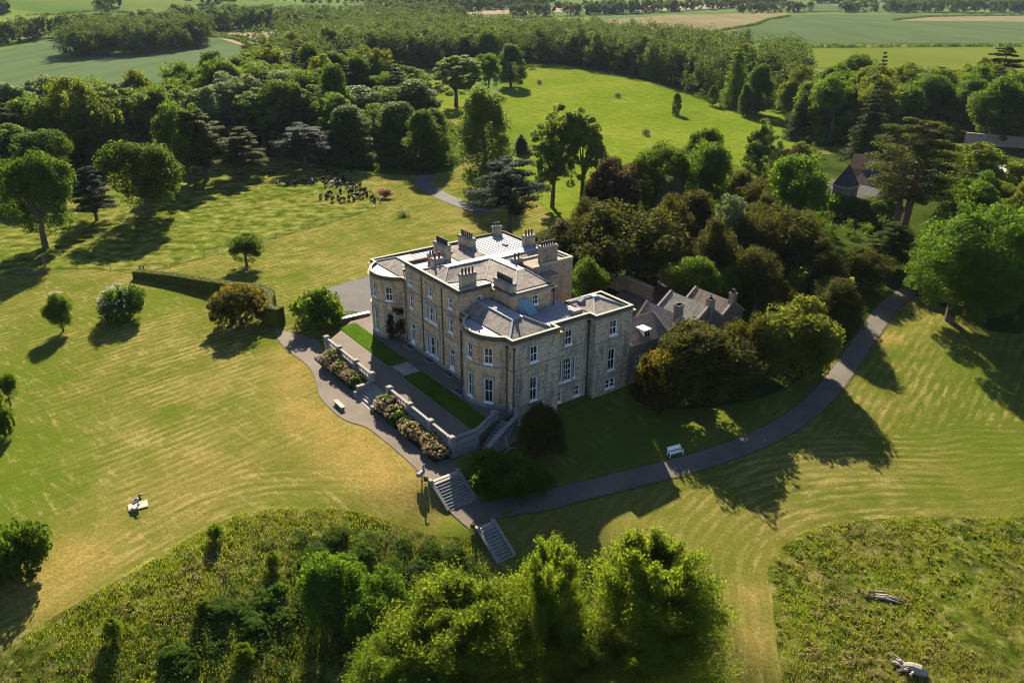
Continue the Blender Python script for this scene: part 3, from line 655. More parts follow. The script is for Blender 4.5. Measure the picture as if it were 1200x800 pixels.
# centre block
cpath = [(-24.3, 17.4), (-24.3, -0.15), (-10.9, -0.15), (-10.9, 4.7), (-6.6, 4.7), (-6.6, 11.3), (-11.5, 11.3)]
hol = {0: [], 1: [], 4: []}
for uc in (-22.9, -12.9):
    a = uc + 24.3
    hol[1] += [(a - .56, a + .56, 0.42, 3.35, 'door'), (a - .5, a + .5, 5.72, 7.65, 'sash'), (a - .5, a + .5, 9.0, 10.35, 'attic')]
a = -17.75 + 24.3
hol[1] += [(a - .56, a + .56, 0.62, 3.35, 'tall2'), (a - 1.5, a - .85, 0.62, 3.35, 'side'), (a + .85, a + 1.5, 0.62, 3.35, 'side'),
           (a - .56, a + .56, 5.5, 7.6, 'sash'), (a - 1.5, a - .85, 5.5, 7.6, 'side'), (a + .85, a + 1.5, 5.5, 7.6, 'side'), (a - .5, a + .5, 9.0, 10.35, 'attic')]
hol[4] = [(3.2, 4.15, 9.65, 10.95, 'attic')]
hol[2] = [(2.6, 3.4, 9.5, 10.7, 'attic')]
mb = MB(); wall_run(mb, cpath, -3.0, 11.3, hol); mb.build('wall', M['wall'], house)
c = MB(); c.sweep(cpath, [(-0.25, 11.2), (0.06, 11.2), (0.34, 11.42), (0.34, 11.5), (0.05, 11.56), (-0.25, 11.56)]); c.build('cornice', M['wall'], house)
c = MB(); c.sweep(cpath[1:4], [(-0.32, 11.0), (0.05, 11.55), (0.05, 11.98), (-0.32, 11.98)]); c.sweep([cpath[0], (-24.3, 0.2)], [(-0.32, 11.0), (0.05, 11.55), (0.05, 11.98), (-0.32, 11.98)])
c.sweep([(-10.5, 4.7), (-6.6, 4.7), (-6.6, 11.3), (-11.0, 11.3)], [(-0.3, 11.0), (0.03, 11.55), (0.03, 11.72), (-0.3, 11.72)]); c.build('parapet', M['dark_stone'], house)
c = MB(); c.sweep(cpath[1:4], [(-0.3, 11.98), (0.08, 11.98), (0.08, 12.04), (-0.3, 12.04)]); c.build('parapet_coping', M['coping'], house)
c = MB(); c.sweep(cpath[1:4], [(-0.05, 8.27), (0.09, 8.27), (0.1, 8.4), (0.0, 8.45), (-0.05, 8.45)]); c.sweep(cpath[1:4], [(-0.05, 4.8), (0.07, 4.8), (0.07, 4.92), (-0.05, 4.92)]); c.build('string_course', M['plinth'], house)
c = MB(); c.sweep(cpath[1:4], [(-0.05, -1), (0.16, -1), (0.16, 0.32), (0.02, 0.42), (-0.05, 0.42)]); c.build('plinth', M['plinth'], house)
for i in (1,):
    p0 = np.asarray(cpath[i], float); e = np.array([1.0, 0.0]); nrm = np.array([0, -1.0])
    for a0, a1, b0, b1, stl in hol[i]:
        h = MB()
        if stl in ('tall2',) or (stl == 'sash'):
            m = p0 + e * (a0 + a1) / 2; w = (a1 - a0) / 2 + (0.95 if abs(a0 - (a - .56)) < .05 else .2); h.obox((m[0], m[1] - .1, b1 + 0.3), (w, 0, 0), (0, 0.1, 0), (0, 0, 0.07))
        h.obox((p0[0] + (a0 + a1) / 2, p0[1] - .02, b1 + .09), ((a1 - a0) / 2 + .16, 0, 0), (0, .031, 0), (0, 0, .09))
        for aa in (a0 - 0.08, a1 + 0.08):
            m = p0 + e * aa; h.obox((m[0], m[1] - .02, (b0 + b1) / 2), (.08, 0, 0), (0, .03, 0), (0, 0, (b1 - b0) / 2))
        h.build('window_surround', M['coping'], house)
for uc in (-19.95, -14.9):                                  # pilaster strips with rainwater pipes
    p = MB(); p.box(uc - .1, uc + .1, -0.25, -0.13, 0.4, 11.15); p.build('pilaster', M['dark_stone'], house)
for pts in ([(-24.2, -0.38), 0.1, 11.0], [(-0.95, -0.12), 0.05, 8.4], [(0.12, 0.16), -1.8, 8.4], [(-6.45, 11.15), 9.0, 11.2], [(-10.65, -0.1), 0.1, 8.4], [(-1.05, 12.5), -1.9, 8.4]):
    d = MB(); d.tube([(pts[0][0], pts[0][1], pts[1]), (pts[0][0], pts[0][1], pts[2])], 0.07, 8); d.box(pts[0][0] - .14, pts[0][0] + .14, pts[0][1] - .12, pts[0][1] + .12, pts[2] - .3, pts[2]); d.build('drainpipe', M['iron'], house)

# windows
def window(p0, e, a0, a1, z0, z1, style, parent, depth=0.2):
    nrm = np.array([e[1], -e[0]]); f = MB(); w, hgt = a1 - a0, z1 - z0
    def bar(b0, b1, c0, c1, d0, d1):                       # in wall coords: along, z, depth behind the face
        m = p0 + e * (a0 + (b0 + b1) / 2) - nrm * ((d0 + d1) / 2)
        f.obox((m[0], m[1], z0 + (c0 + c1) / 2), (*(e * (b1 - b0) / 2), 0), (*(nrm * (d1 - d0) / 2), 0), (0, 0, (c1 - c0) / 2))
    fr = 0.085
    bar(0.002, fr, 0.002, hgt - .002, depth - .16, depth); bar(w - fr, w - .002, 0.002, hgt - .002, depth - .16, depth)
    bar(fr, w - fr, hgt - fr, hgt - .002, depth - .16, depth); bar(fr, w - fr, 0.08, fr + .06, depth - .16, depth)
    bar(-0.06, w + 0.06, -0.1, 0.1, -0.09, depth - .17)    # painted sill
    d0, d1 = depth - .06, depth - .02
    if style in ('sash', 'tall2', 'attic', 'tall', 'twin', 'small'): bar(fr, w - fr, hgt * .5 - .035, hgt * .5 + .035, d0 - .03, d1)
    if style == 'tall':
        for k in (1, 2): bar(fr + (w - 2 * fr) * k / 3 - .02, fr + (w - 2 * fr) * k / 3 + .02, fr, hgt - fr, d0, d1)
        for k in (1, 3): bar(fr, w - fr, hgt * k / 4 - .02, hgt * k / 4 + .02, d0 + .005, d1 + .005)
    elif style in ('attic', 'sash', 'small', 'tall2'):
        if style != 'tall2': bar(w / 2 - .02, w / 2 + .02, fr, hgt - fr, d0, d1)
    elif style == 'twin': bar(w / 2 - .07, w / 2 + .07, fr, hgt - fr, d0 - .05, d1)
    elif style == 'door':
        bar(fr, w - fr, hgt * .72, hgt * .77, d0 - .03, d1); bar(w / 2 - .04, w / 2 + .04, fr, hgt * .72, d0 - .02, d1); bar(fr, w - fr, .08, .55, d0 - .01, d1 - .005)
    o = f.build('door' if style == 'door' else 'window', M['white'], parent)
    q = MB(); pt = lambda b, z: tuple(p0 + e * (a0 + b) - nrm * (depth - .015)) + (z0 + z,)
    q.poly([pt(0, 0), pt(w, 0), pt(w, hgt), pt(0, hgt)]); q.build('pane', M['glass'], o)
    return o
for w in WINDOWS: window(w[0], w[1], w[2], w[3], w[4], w[5], w[6], house)
# blind niche in the basement of the recessed bay
nb = MB(); nb.box(-1.19, -1.12, 9.02, 10.1, -1.95, -0.5); nb.box(-1.19, -1.13, 9.12, 10.0, -0.5, -0.3); nb.build('blind_niche', M['coping'], house)
# balconette style light wells below the french windows
for uc in (-22.9, -17.75, -12.9, -8.0):
    lw = MB(); v0 = -0.2 if uc < -9 else -1.75
    lw.box(uc - 1.0, uc + 1.0, v0 - 1.0, v0 - .92, 0.0, 0.16); lw.box(uc - 1.0, uc - .9, v0 - .92, v0, 0.0, 0.16); lw.box(uc + .9, uc + 1.0, v0 - .92, v0, 0.0, 0.16); o = lw.build('light_well', M['grey_stone'], house)
    q = MB(); q.box(uc - .9, uc + .9, v0 - .92, v0, 0.004, 0.04); q.build('grating', M['iron'], o)

# roofs
def roofpoly(name, mat, polys):
    r = MB()
    for p in polys: r.poly(p)
    return r.build(name, mat, house)
def hip(a, b, c, d, t0, t1, t2, t3): # base a b c d (ccw from front left), top ring
    return [[a, b, t1, t0], [b, c, t2, t1], [c, d, t3, t2], [d, a, t0, t3]]
def rolls(name, pts_list, r=0.05):
    m = MB()
    for pts in pts_list: m.tube(pts, r, 5)
    return m.build(name, M['lead'], house)
zf = 9.0
def bowflat(cu): return [(u * 0.985 + cu * .015, v * .97 + .05, zf) for u, v in bow_path(cu)]
# end wing
roofpoly('lead_flat', M['lead'], [[(-10.88, 0.05, zf)] + bowflat(-5.4) + [(-0.05, 0.05, zf), (-0.05, 6.85, zf), (-1.25, 6.85, zf), (-1.25, 12.7, zf), (-0.05, 12.7, zf), (-0.05, 18.7, zf), (-5.95, 18.7, zf), (-5.95, 12.7, zf), (-10.88, 12.7, zf)]])
zb = 9.12
roofpoly('roof', M['slate'], hip((-10.85, 0.2, zb), (-0.8, 0.2, zb), (-0.8, 6.3, zb), (-10.85, 6.3, zb), (-10.85, 2.45, 10.15), (-3.3, 2.45, 10.15), (-3.6, 4.1, 10.15), (-10.85, 4.05, 10.15)))
roofpoly('lead_ridge', M['lead'], [[(-10.85, 2.35, 10.16), (-3.2, 2.35, 10.16), (-3.5, 4.2, 10.16), (-10.85, 4.15, 10.16)]])
rolls('hip_roll', [[(-3.25, 2.4, 10.18), (-0.8, 0.2, 9.16)], [(-3.55, 4.15, 10.18), (-0.8, 6.3, 9.16)], [(-3.25, 2.4, 10.18), (-10.8, 2.4, 10.18)]], 0.11)
rolls('lead_roll', [[(u, 2.4, 10.17), (u, 4.1, 10.17)] for u in np.arange(-10.4, -3.9, 0.62)])
rolls('lead_roll', [[(-5.9, v, 9.02), (-1.3, v, 9.02)] for v in np.arange(6.6, 12.9, 0.62)])
roofpoly('roof', M['slate'], hip((-5.7, 13.0, zb), (-0.65, 13.0, zb), (-0.65, 18.2, zb), (-5.7, 18.2, zb), (-3.9, 15.3, 10.0), (-3.6, 15.3, 10.0), (-3.6, 15.8, 10.0), (-3.9, 15.8, 10.0)))
rolls('hip_roll', [[(-3.6, 15.3, 10.03), (-0.65, 13.0, 9.16)], [(-3.9, 15.3, 10.03), (-5.7, 13.0, 9.16)], [(-3.6, 15.8, 10.03), (-0.65, 18.2, 9.16)]], 0.12)
sk = MB(); sk.obox((-4.5, 14.0, 9.62), (.45, 0, 0), (0, .3, .2), (0, -.1, .2)); o = sk.build('skylight', M['lead'], house)
sk = MB(); sk.obox((-3.75, 15.6, 10.07), (.3, 0, 0), (0, .4, 0), (0, 0, .12)); sk.build('ridge_cap', M['blue_grp'], house)
sk = MB(); sk.obox((-2.6, 11.6, 9.25), (.5, 0, 0), (0, .75, 0), (0, 0, .26)); sk.prism([(-3.05, 10.9), (-2.15, 10.9), (-2.15, 12.3), (-3.05, 12.3)], 9.51, 9.6); sk.build('roof_lantern', M['grey_stone'], house)
sk = MB(); sk.poly([(-6.55, 5.7, 10.9), (-5.3, 6.4, 9.05), (-5.3, 7.9, 9.05), (-6.55, 7.2, 10.9)]); sk.poly([(-6.55, 5.7, 9.0), (-5.3, 6.4, 9.0), (-5.3, 6.4, 9.05), (-6.55, 5.7, 10.9)]); sk.poly([(-6.55, 7.2, 9.0), (-6.55, 7.2, 10.9), (-5.3, 7.9, 9.05), (-5.3, 7.9, 9.0)])
o = sk.build('stair_skylight', M['blue_grp'], house); b = MB()
for k in range(7):
    t = k / 6 * 1.5; b.tube([(-6.55, 5.7 + t, 10.93), (-5.3, 6.4 + t, 9.08)], .035, 5)
b.build('glazing_bar', M['iron'], o)
# the pipe looping over the roof valley
rolls('roof_pipe', [[(-10.3, 4.3, 10.5), (-9.7, 4.2, 10.6), (-9.2, 4.1, 10.2), (-8.9, 4.6, 9.5), (-8.2, 5.6, 9.2), (-7, 6.6, 9.15)]], 0.06)
# other wing
roofpoly('lead_flat', M['lead'], [[(-34.95, 16.9, zf), (-34.95, 0.05, zf)] + bowflat(-29.6) + [(-24.3, 0.05, zf), (-24.3, 16.9, zf)]])
roofpoly('roof', M['slate'], hip((-34.3, 0.25, zb), (-24.4, 0.25, zb), (-24.4, 6.3, zb), (-34.3, 6.3, zb), (-31.7, 2.6, 10.0), (-24.4, 2.6, 10.0), (-24.4, 4.2, 10.0), (-31.4, 4.2, 10.0)))
roofpoly('lead_ridge', M['lead'], [[(-31.8, 2.5, 10.01), (-24.4, 2.5, 10.01), (-24.4, 4.3, 10.01), (-31.5, 4.3, 10.01)]])
rolls('hip_roll', [[(-31.7, 2.6, 10.03), (-34.3, 0.25, 9.16)], [(-24.45, 2.55, 10.03), (-31.7, 2.55, 10.03)]], 0.11)
rolls('lead_roll', [[(-34.8, v, 9.02), (-24.4, v, 9.02)] for v in np.arange(6.8, 16.8, 0.7)])
# centre
zc = 11.6
roofpoly('lead_flat', M['lead'], [[(-24.2, 0, zc), (-11.0, 0, zc), (-11.0, 4.75, zc), (-6.7, 4.75, zc), (-6.7, 11.2, zc), (-11.2, 11.2, zc), (-11.2, 18.0, zc), (-24.2, 17.3, zc)]])
zt = 12.55
A, B = (-20.9, 0.35, 11.7), (-15.0, 0.35, 11.7)
I1, I2, I3 = (-13.1, 5.3, 11.7), (-7.5, 5.9, 11.7), (-7.5, 11.1, 11.7)
r0, r1, r2, r3, r4 = (-18.6, 2.5, zt), (-17.5, 2.5, zt), (-17.3, 8.9, zt), (-11.5, 9.1, zt), (-11.5, 10.3, zt)
roofpoly('roof', M['slate'], [[A, B, r1, r0], [B, I1, r2, r1], [r0, (-18.6, 9.5, zt), (-20.9, 6.4, 11.7), A], [I1, I2, r3, r2], [I2, I3, r4, r3],
    [I3, (-13.8, 12.4, 11.7), (-16.6, 10.3, zt), r4], [(-13.8, 12.4, 11.7), (-13.8, 17.6, 11.8), (-16.9, 17.4, zt), (-16.6, 10.3, zt)],
    [(-20.9, 6.4, 11.7), (-18.6, 9.5, zt), (-25.4, 9.5, 12.5), (-25.4, 6.6, 11.7)]])
zl = zt + .012
roofpoly('lead_ridge', M['lead'], [[(-18.7, 2.4, zl), (-17.4, 2.4, zl), (-17.2, 8.8, zl), (-17.2, 10.4, zl), (-18.7, 10.4, zl)], [(-17.2, 8.8, zl), (-11.4, 9.0, zl), (-11.4, 10.4, zl), (-17.2, 10.4, zl)], [(-18.7, 10.4, zl), (-16.5, 10.4, zl), (-16.8, 17.5, zl), (-18.7, 17.5, zl)]])
pl = MB(); pl.prism([(-26.0, 9.5), (-18.35, 9.5), (-18.35, 17.3), (-26.0, 17.3)], 11.6, 12.54); pl.build('lead_platform', M['lead'], house)
pl = MB(); pl.box(-26.1, -25.85, 10.5, 17.45, 12.54, 12.8); pl.box(-25.85, -18.3, 17.2, 17.45, 12.54, 12.8); pl.build('parapet_coping', M['dark_stone'], house)
pl = MB(); pl.box(-26.0, -24.32, 4.7, 17.3, -2, 11.6); pl.box(-25.9, -11.6, 17.3, 17.45, -2, 12.7); pl.build('wall', M['rubble'], house)
rolls('hip_roll', [[(p[0], p[1], p[2] + .03), (q[0], q[1], q[2] + .03)] for p, q in ((r1, B), (r0, A), (r2, I1), (r3, I2), (r4, I3), (r1, r2), (r2, r3), ((-16.6, 10.3, zt), (-16.9, 17.4, zt)))], 0.09)
rolls('lead_roll', [[(-25.8, v, 12.56), (-18.4, v, 12.56)] for v in np.arange(10.0, 17.2, 0.6)])
rolls('lead_roll', [[(-13.9, v, 11.62), (-11.1, v, 11.62)] for v in np.arange(0.8, 4.7, 0.6)])
hb = MB(); hb.obox((-20.9, 14.0, 12.64), (.45, 0, 0), (0, .22, 0), (0, 0, .1)); hb.build('roof_hatch', M['timber'], house)
# rubble stair block behind
rb = MB(); rb.box(-14.6, -11.2, 11.35, 18.2, -2, 12.5); rb.build('wall', M['rubble'], house)
rb = MB(); rb.sweep([(-14.6, 18.2), (-14.6, 12.0)], [(-.3, 12.5), (.05, 12.5), (.05, 12.75), (-.3, 12.75)]); rb.sweep([(-11.2, 13.0), (-11.2, 18.2), (-14.6, 18.2)], [(-.3, 12.5), (.05, 12.5), (.05, 12.78), (-.3, 12.78)]); rb.build('parapet_coping', M['coping'], house)
rb = MB(); rb.box(-11.2, -9.6, 11.35, 14.6, -2, 11.3); rb.prism([(-11.2, 11.35), (-9.5, 11.35), (-9.5, 14.7), (-11.2, 14.7)], 11.3, 11.55); rb.build('wall', M['rubble'], house)

# chimneys
def chimney(u, v, z0, z1, lu, lv, npots, along, mat='dark_stone', poth=0.75):
    z1 -= .22
    c = MB(); c.box(u - lu / 2, u + lu / 2, v - lv / 2, v + lv / 2, z0 - .4, z1 - .3)
    o = c.build('chimney', M[mat], house)
    k = MB(); k.box(u - lu / 2 - .09, u + lu / 2 + .09, v - lv / 2 - .09, v + lv / 2 + .09, z1 - .3, z1 - .08); k.box(u - lu / 2 - .02, u + lu / 2 + .02, v - lv / 2 - .02, v + lv / 2 + .02, z1 - .08, z1 + .03); k.build('chimney_cap', M['plinth'], o)
    for i in range(npots):
        t = (i - (npots - 1) / 2) / max(1, npots) * ((lu if along == 'u' else lv) - .1)
        pu, pv = (u + t, v) if along == 'u' else (u, v + t)
        p = MB(); p.lathe([(.15, 0), (.13, .1), (.115, poth * .8), (.14, poth * .85), (.13, poth), (.07, poth - .02)], (pu, pv, z1 + .02), 9); p.build('chimney_pot', M['pot'], o)
M['ashlar_grey'] = mat_ashlar('chimney_ashlar', (0.46, 0.39, 0.29), (0.34, 0.28, 0.2), (0.2, 0.16, 0.12), 0.65, grey=(0.4, 0.36, 0.28))
chimney(-23.5, 5.3, 11.6, 14.0, 3.0, .95, 7, 'u', 'ashlar_grey')
chimney(-20.6, 2.7, 11.6, 13.2, .95, 1.4, 2, 'v', 'ashlar_grey')
chimney(-23.0, 3.3, 11.6, 13.0, .75, .9, 2, 'v', 'terracotta', .45)
chimney(-24.4, 9.9, 11.9, 13.9, 3.1, .95, 6, 'u', 'ashlar_grey')
chimney(-25.6, 15.9, 12.4, 14.1, .8, 1.25, 3, 'v', 'ashlar_grey', .5)
chimney(-18.9, 16.6, 12.4, 14.3, .95, 1.6, 3, 'v', 'ashlar_grey', .8)
chimney(-14.4, 11.2, 11.6, 13.2, .8, 1.3, 2, 'v', 'ashlar_grey')
chimney(-12.1, 14.6, 12.0, 15.0, 1.0, 2.5, 6, 'v', 'rubble', .6)
chimney(-12.5, 2.2, 11.6, 13.6, .85, 2.1, 4, 'v', 'ashlar_grey')
chimney(-8.95, 5.35, 11.2, 13.0, 3.4, .9, 8, 'u', 'ashlar_grey')
# ------------------------------------------------------------------ terrace walls, steps, outbuildings
def hempty(name, label, cat, group=None): return hobj(empty(name, label=label, cat=cat, group=group))
def balus_proto():
    p = MB(); p.lathe([(.07, 0), (.07, .05), (.04, .1), (.085, .25), (.045, .42), (.07, .5), (.07, .55)], seg=7); return p
def balustrade(label, segs, z, piers, group, step=0.42):
    t = hempty('balustrade', label, 'balustrade', group)
    r = MB()
    for a, b in segs:
        a, b = np.array(a), np.array(b); d = b - a; L = np.linalg.norm(d); d /= L; n = np.array([-d[1], d[0]]); m = (a + b) / 2
        r.obox((m[0], m[1], z + .95), (*(d * L / 2), 0), (*(n * .17), 0), (0, 0, .075)); r.obox((m[0], m[1], z + .14), (*(d * L / 2), 0), (*(n * .17), 0), (0, 0, .13))
    r.build('rail', M['grey_stone'], t)
    first = None
    for a, b in segs:
        a, b = np.array(a), np.array(b); L = np.linalg.norm(b - a); k = int(L / step)
        for i in range(k):
            p = a + (b - a) * (i + .5) / k
            if first is None:
                first = balus_proto().build('baluster', M['grey_stone'], t); o = first
            else: o = first.copy(); COL.objects.link(o)
            o.location = (p[0], p[1], z + .27)
            o.scale = (1, 1, 1.1)
    for p in piers:
        q = MB(); q.box(p[0] - .3, p[0] + .3, p[1] - .3, p[1] + .3, z, z + 1.02); q.box(p[0] - .38, p[0] + .38, p[1] - .38, p[1] + .38, z + 1.02, z + 1.16); q.prism([(p[0] - .3, p[1] - .3), (p[0] + .3, p[1] - .3), (p[0] + .3, p[1] + .3), (p[0] - .3, p[1] + .3)], z + 1.16, z + 1.24); q.build('pier', M['grey_stone'], t)
    return t
V0 = -9.6
balustrade("stone balustrade on the terrace edge left of the garden steps", [((-30.4, V0), (-26.9, V0)), ((-26.3, V0), (-21.8, V0)), ((-21.2, V0), (-17.3, V0))], 0.0, [(-30.6, V0), (-26.6, V0), (-21.5, V0), (-17.0, V0)], None)
balustrade("stone balustrade on the terrace edge right of the garden steps", [((-12.0, V0), (-7.6, V0)), ((-7.0, V0), (-2.8, V0)), ((-2.2, V0), (1.6, V0))], 0.0, [(-12.3, V0), (-7.3, V0), (-2.5, V0), (1.95, V0)], None)
balustrade("shaded pierced stone balustrade across the near end of the terrace", [((1.95, -9.3), (1.95, -6.3)), ((1.95, -6.3), (0.2, -2.9))], 0.0, [(0.1, -2.6)], None)
rw = hempty('retaining_wall', "stone retaining wall below the terrace balustrade and flower beds", 'wall')
w = MB(); w.box(-31, -17.2, V0 - .25, V0 + .2, -1.6, 0.0); w.box(-12.1, 2.3, V0 - .25, V0 + .2, -1.6, 0.0); w.prism([(2.0, V0 + .2), (2.3, V0 + .2), (2.3, -6.2), (2.0, -6.2)], -3, 0); w.build('wall_face', M['grey_stone'], rw)
w = MB(); w.box(-31, -17.2, V0 - .31, V0 - .25, -0.14, 0.02); w.box(-12.1, 2.36, V0 - .31, V0 - .25, -0.14, 0.02); w.build('coping', M['coping'], rw)
# curved flank wall of the corner stair
cw = hempty('flank_wall', "curved grey stone wall flanking the shaded corner stair", 'wall')
pts = smooth([(0.6, 0.1), (1.6, -0.5), (2.2, -1.8), (3.2, -4.2), (4.4, -6.6)], 5)
w = MB()
tops = np.linspace(0.95, -0.2, len(pts))
for i in range(len(pts) - 1):
    a, b = pts[i], pts[i + 1]; d = b - a; L = np.linalg.norm(d); d /= L; n = np.array([-d[1], d[0]]); m = (a + b) / 2; z = (tops[i] + tops[i + 1]) / 2; sl = (tops[i + 1] - tops[i]) / L
    w.obox((m[0], m[1], z - 1.6), np.array((*d, sl)) * L / 2, (*(n * .2), 0), (0, 0, 1.5)); w.obox((m[0], m[1], z), np.array((*d, sl)) * L / 2, (*(n * .28), 0), (0, 0, .1))
w.build('wall_face', M['grey_stone'], cw)
cs = hempty('corner_stair', "shaded stone stair between the end balustrade and the curved wall", 'stairs')
for k in range(9):
    t = MB(); f = k / 9; z = -0.17 * (k + 1); t.obox((1.35 + 1.6 * f, -1.6 - 4.2 * f, z - .6), (0.95, .35, 0), (.1, -.26, 0), (0, 0, .6)); t.build('step', M['grey_stone'], cs)
# garden steps
gs = hempty('garden_steps', "broad shallow stone steps from the terrace down to the gravel path", 'steps')
for k in range(7):
    t = MB(); z = -0.19 * (k + 1) + 0.02; v = -9.3 - .42 * k; e = 0 if k < 5 else .35
    t.box(-16.75 - e, -12.55 + e, v - .48, v, -1.6, z); t.build('step', M['grey_stone'], gs)
for uu0 in (-17.2, -12.5):
    t = MB(); t.box(uu0, uu0 + .4, -11.7, -9.3, -1.5, -.25); t.box(uu0 - .06, uu0 + .46, -11.76, -9.3, -.25, -.1); t.box(uu0 - .1, uu0 + .5, -12.2, -11.7, -1.5, -.75); t.build('side_wall', M['grey_stone'], gs)
def long_steps(u0, u1, v0, v1, z0, z1, n, label):
    s = hempty('stone_steps', label, 'steps', 'stone steps down the bank')
    for k in range(n):
        t = MB(); ua = u0 + (u1 - u0) * k / n; ub = u0 + (u1 - u0) * (k + 1) / n; z = z0 - (z0 - z1) * (k + .5) / n + .08
        t.box(ua, ub + .08, v0 + .3, v1 - .3, z1 - .8, z); t.box(ua + .0, ub + .14, v0 + .3, v1 - .3, z - .05, z + .003); t.build('step', M['grey_stone'], s)
    for v in (v0, v1 - .32):
        t = MB(); sl = (z1 - z0); L = u1 - u0
        t.obox(((u0 + u1) / 2, v + .16, (z0 + z1) / 2 - .05), (L / 2 + .12, 0, sl / 2), (0, .17, 0), (0, 0, .33)); t.box(u0 - .45, u0 + .05, v - .02, v + .36, z0 - .6, z0 + .3); t.build('side_wall', M['grey_stone'], s)
    t = MB(); t.box(u0 - .35, u0 + .02, v0 + .32, v1 - .32, z0 - .5, z0 + .06); t.build('landing', M['coping'], s)
    return s
long_steps(4.95, 8.15, -14.2, -10.5, -1.38, -3.08, 10, "wide stone steps half in sunlight leading from the gravel path to the drive")
long_steps(12.45, 15.8, -13.4, -11.1, -3.1, -4.95, 10, "narrow shaded stone steps leading from the drive down to the meadow")
for p in ((4.5, -14.45), (12.0, -13.6)):
    b = MB(); b.lathe([(.05, 0), (.2, .05), (.27, .25), (.22, .45), (.05, .52)], seg=10); o = hobj(b.build('clipped_ball', M['L_hedge'])); z = float(g(*uv2w(*p)))
    w_ = uv2w(*p); o.location = (w_[0], w_[1], z + .25); tag(o, "small dark ball bush at the top corner of the " + ("wide half-sunlit" if p[0] < 6 else "narrow shaded") + " stone steps", "bush")

def gable_house(name, label, cat, u0, u1, v0, v1, zg, ze, zr, axis, wall, slate, chims=(), windows=(), parent=None, skews=True):
    h = hempty(name, label, cat)
    w = MB(); P = [(u0, v0), (u1, v0), (u1, v1), (u0, v1), (u0, v0)]
    hs = {}
    for seg, a, b, z0, z1 in windows: hs.setdefault(seg, []).append((a, b, z0, z1))
    for i in range(4): w.panel(P[i], P[i + 1], zg, ze, hs.get(i, []), .15)
    um, vm = (u0 + u1) / 2, (v0 + v1) / 2
    if axis == 'u':
        w.poly([(u0, v1, ze), (u0, v0, ze), (u0, vm, zr)]); w.poly([(u1, v0, ze), (u1, v1, ze), (u1, vm, zr)])
    else:
        w.poly([(u0, v0, ze), (u1, v0, ze), (um, v0, zr)]); w.poly([(u1, v1, ze), (u0, v1, ze), (um, v1, zr)])
    w.build('wall', M[wall], h)
    r = MB(); e = .18; dz = .12
    if axis == 'u':
        k = (zr - ze) / (vm - v0)
        for s in (-1, 1):
            vb = v0 - e if s < 0 else v1 + e
            q = [(u0, vb, ze - k * e + dz), (u1, vb, ze - k * e + dz), (u1, vm, zr + dz), (u0, vm, zr + dz)]; r.poly(q if s < 0 else q[::-1])
    else:
        k = (zr - ze) / (um - u0)
        for s in (-1, 1):
            ub = u0 - e if s < 0 else u1 + e
            q = [(ub, v1, ze - k * e + dz), (ub, v0, ze - k * e + dz), (um, v0, zr + dz), (um, v1, zr + dz)]; r.poly(q if s < 0 else q[::-1])
    ro = r.build('roof', M[slate], h)
    if skews:
        def coping(*box):
            s_ = MB(); s_.obox(*box); s_.build('gable_coping', M['coping'], h)
        if axis == 'u':
            for uu_ in (u0, u1):
                for vb in (v0 - .2, v1 + .2): coping((uu_, (vb + vm) / 2, (ze + zr) / 2 + .12), (.16, 0, 0), (0, (vm - vb) / 2, (zr - ze + .1) / 2), (0, 0, .14))
        else:
            for vv_ in (v0, v1):
                for ub in (u0 - .2, u1 + .2): coping(((ub + um) / 2, vv_, (ze + zr) / 2 + .12), (0, .16, 0), ((um - ub) / 2, 0, (zr - ze + .1) / 2), (0, 0, .14))
    for (cu, cv, zt_, lu, lv, n) in chims:
        c = MB(); c.box(cu - lu / 2, cu + lu / 2, cv - lv / 2, cv + lv / 2, ze, zt_); c.box(cu - lu / 2 - .07, cu + lu / 2 + .07, cv - lv / 2 - .07, cv + lv / 2 + .07, zt_ - .2, zt_); o = c.build('chimney', M[wall], ro)
        for i in range(n):
            p = MB(); p.lathe([(.13, 0), (.11, .5), (.13, .55), (.06, .54)], (cu + (i - (n - 1) / 2) * .35, cv, zt_), 8); p.build('chimney_pot', M['pot'], ro)
    for seg, a, b, z0, z1 in windows:
        p0 = np.asarray(P[seg], float); e_ = np.asarray(P[seg + 1], float) - p0; e_ /= np.linalg.norm(e_)
        window(p0, e_, a, b, z0, z1, 'attic', h, .15)
    return h
c1 = gable_house('cottage', "grey stone service cottage with dormer joined to the end of the mansion", 'cottage', -6.4, 0.0, 18.95, 26.0, -2.6, 3.5, 5.5, 'v', 'rubble', 'slate_red', [], [(1, 1.0, 1.9, 0.2, 1.9), (1, 3.6, 4.5, 0.2, 1.9)])
d = MB(); d.box(-1.9, -0.55, 21.8, 22.9, 3.4, 4.75); d.box(-2.1, -0.4, 21.7, 23.0, 4.75, 4.88); o = d.build('dormer', M['white'], c1); q = MB(); q.box(-0.55, -0.53, 21.95, 22.3, 3.75, 4.6); q.box(-0.55, -0.53, 22.42, 22.75, 3.75, 4.6); q.build('pane', M['glass'], o)
gable_house('cottage', "stone cross-gabled cottage with tall chimney on its gable", 'cottage', -6.2, 0.12, 26.05, 29.6, -2.6, 3.6, 5.6, 'u', 'rubble', 'slate_grey', [(-0.35, 27.8, 7.2, .75, 1.1, 0)], [(1, 1.4, 2.1, 2.2, 3.2)])
gable_house('cottage', "long grey-slated cottage between the cross gable and the russet roof", 'cottage', -7.2, -0.1, 30.4, 36.9, -2.4, 3.1, 5.5, 'u', 'rubble', 'slate_grey', [(-0.3, 34.2, 6.6, .8, 1.0, 1)], [])
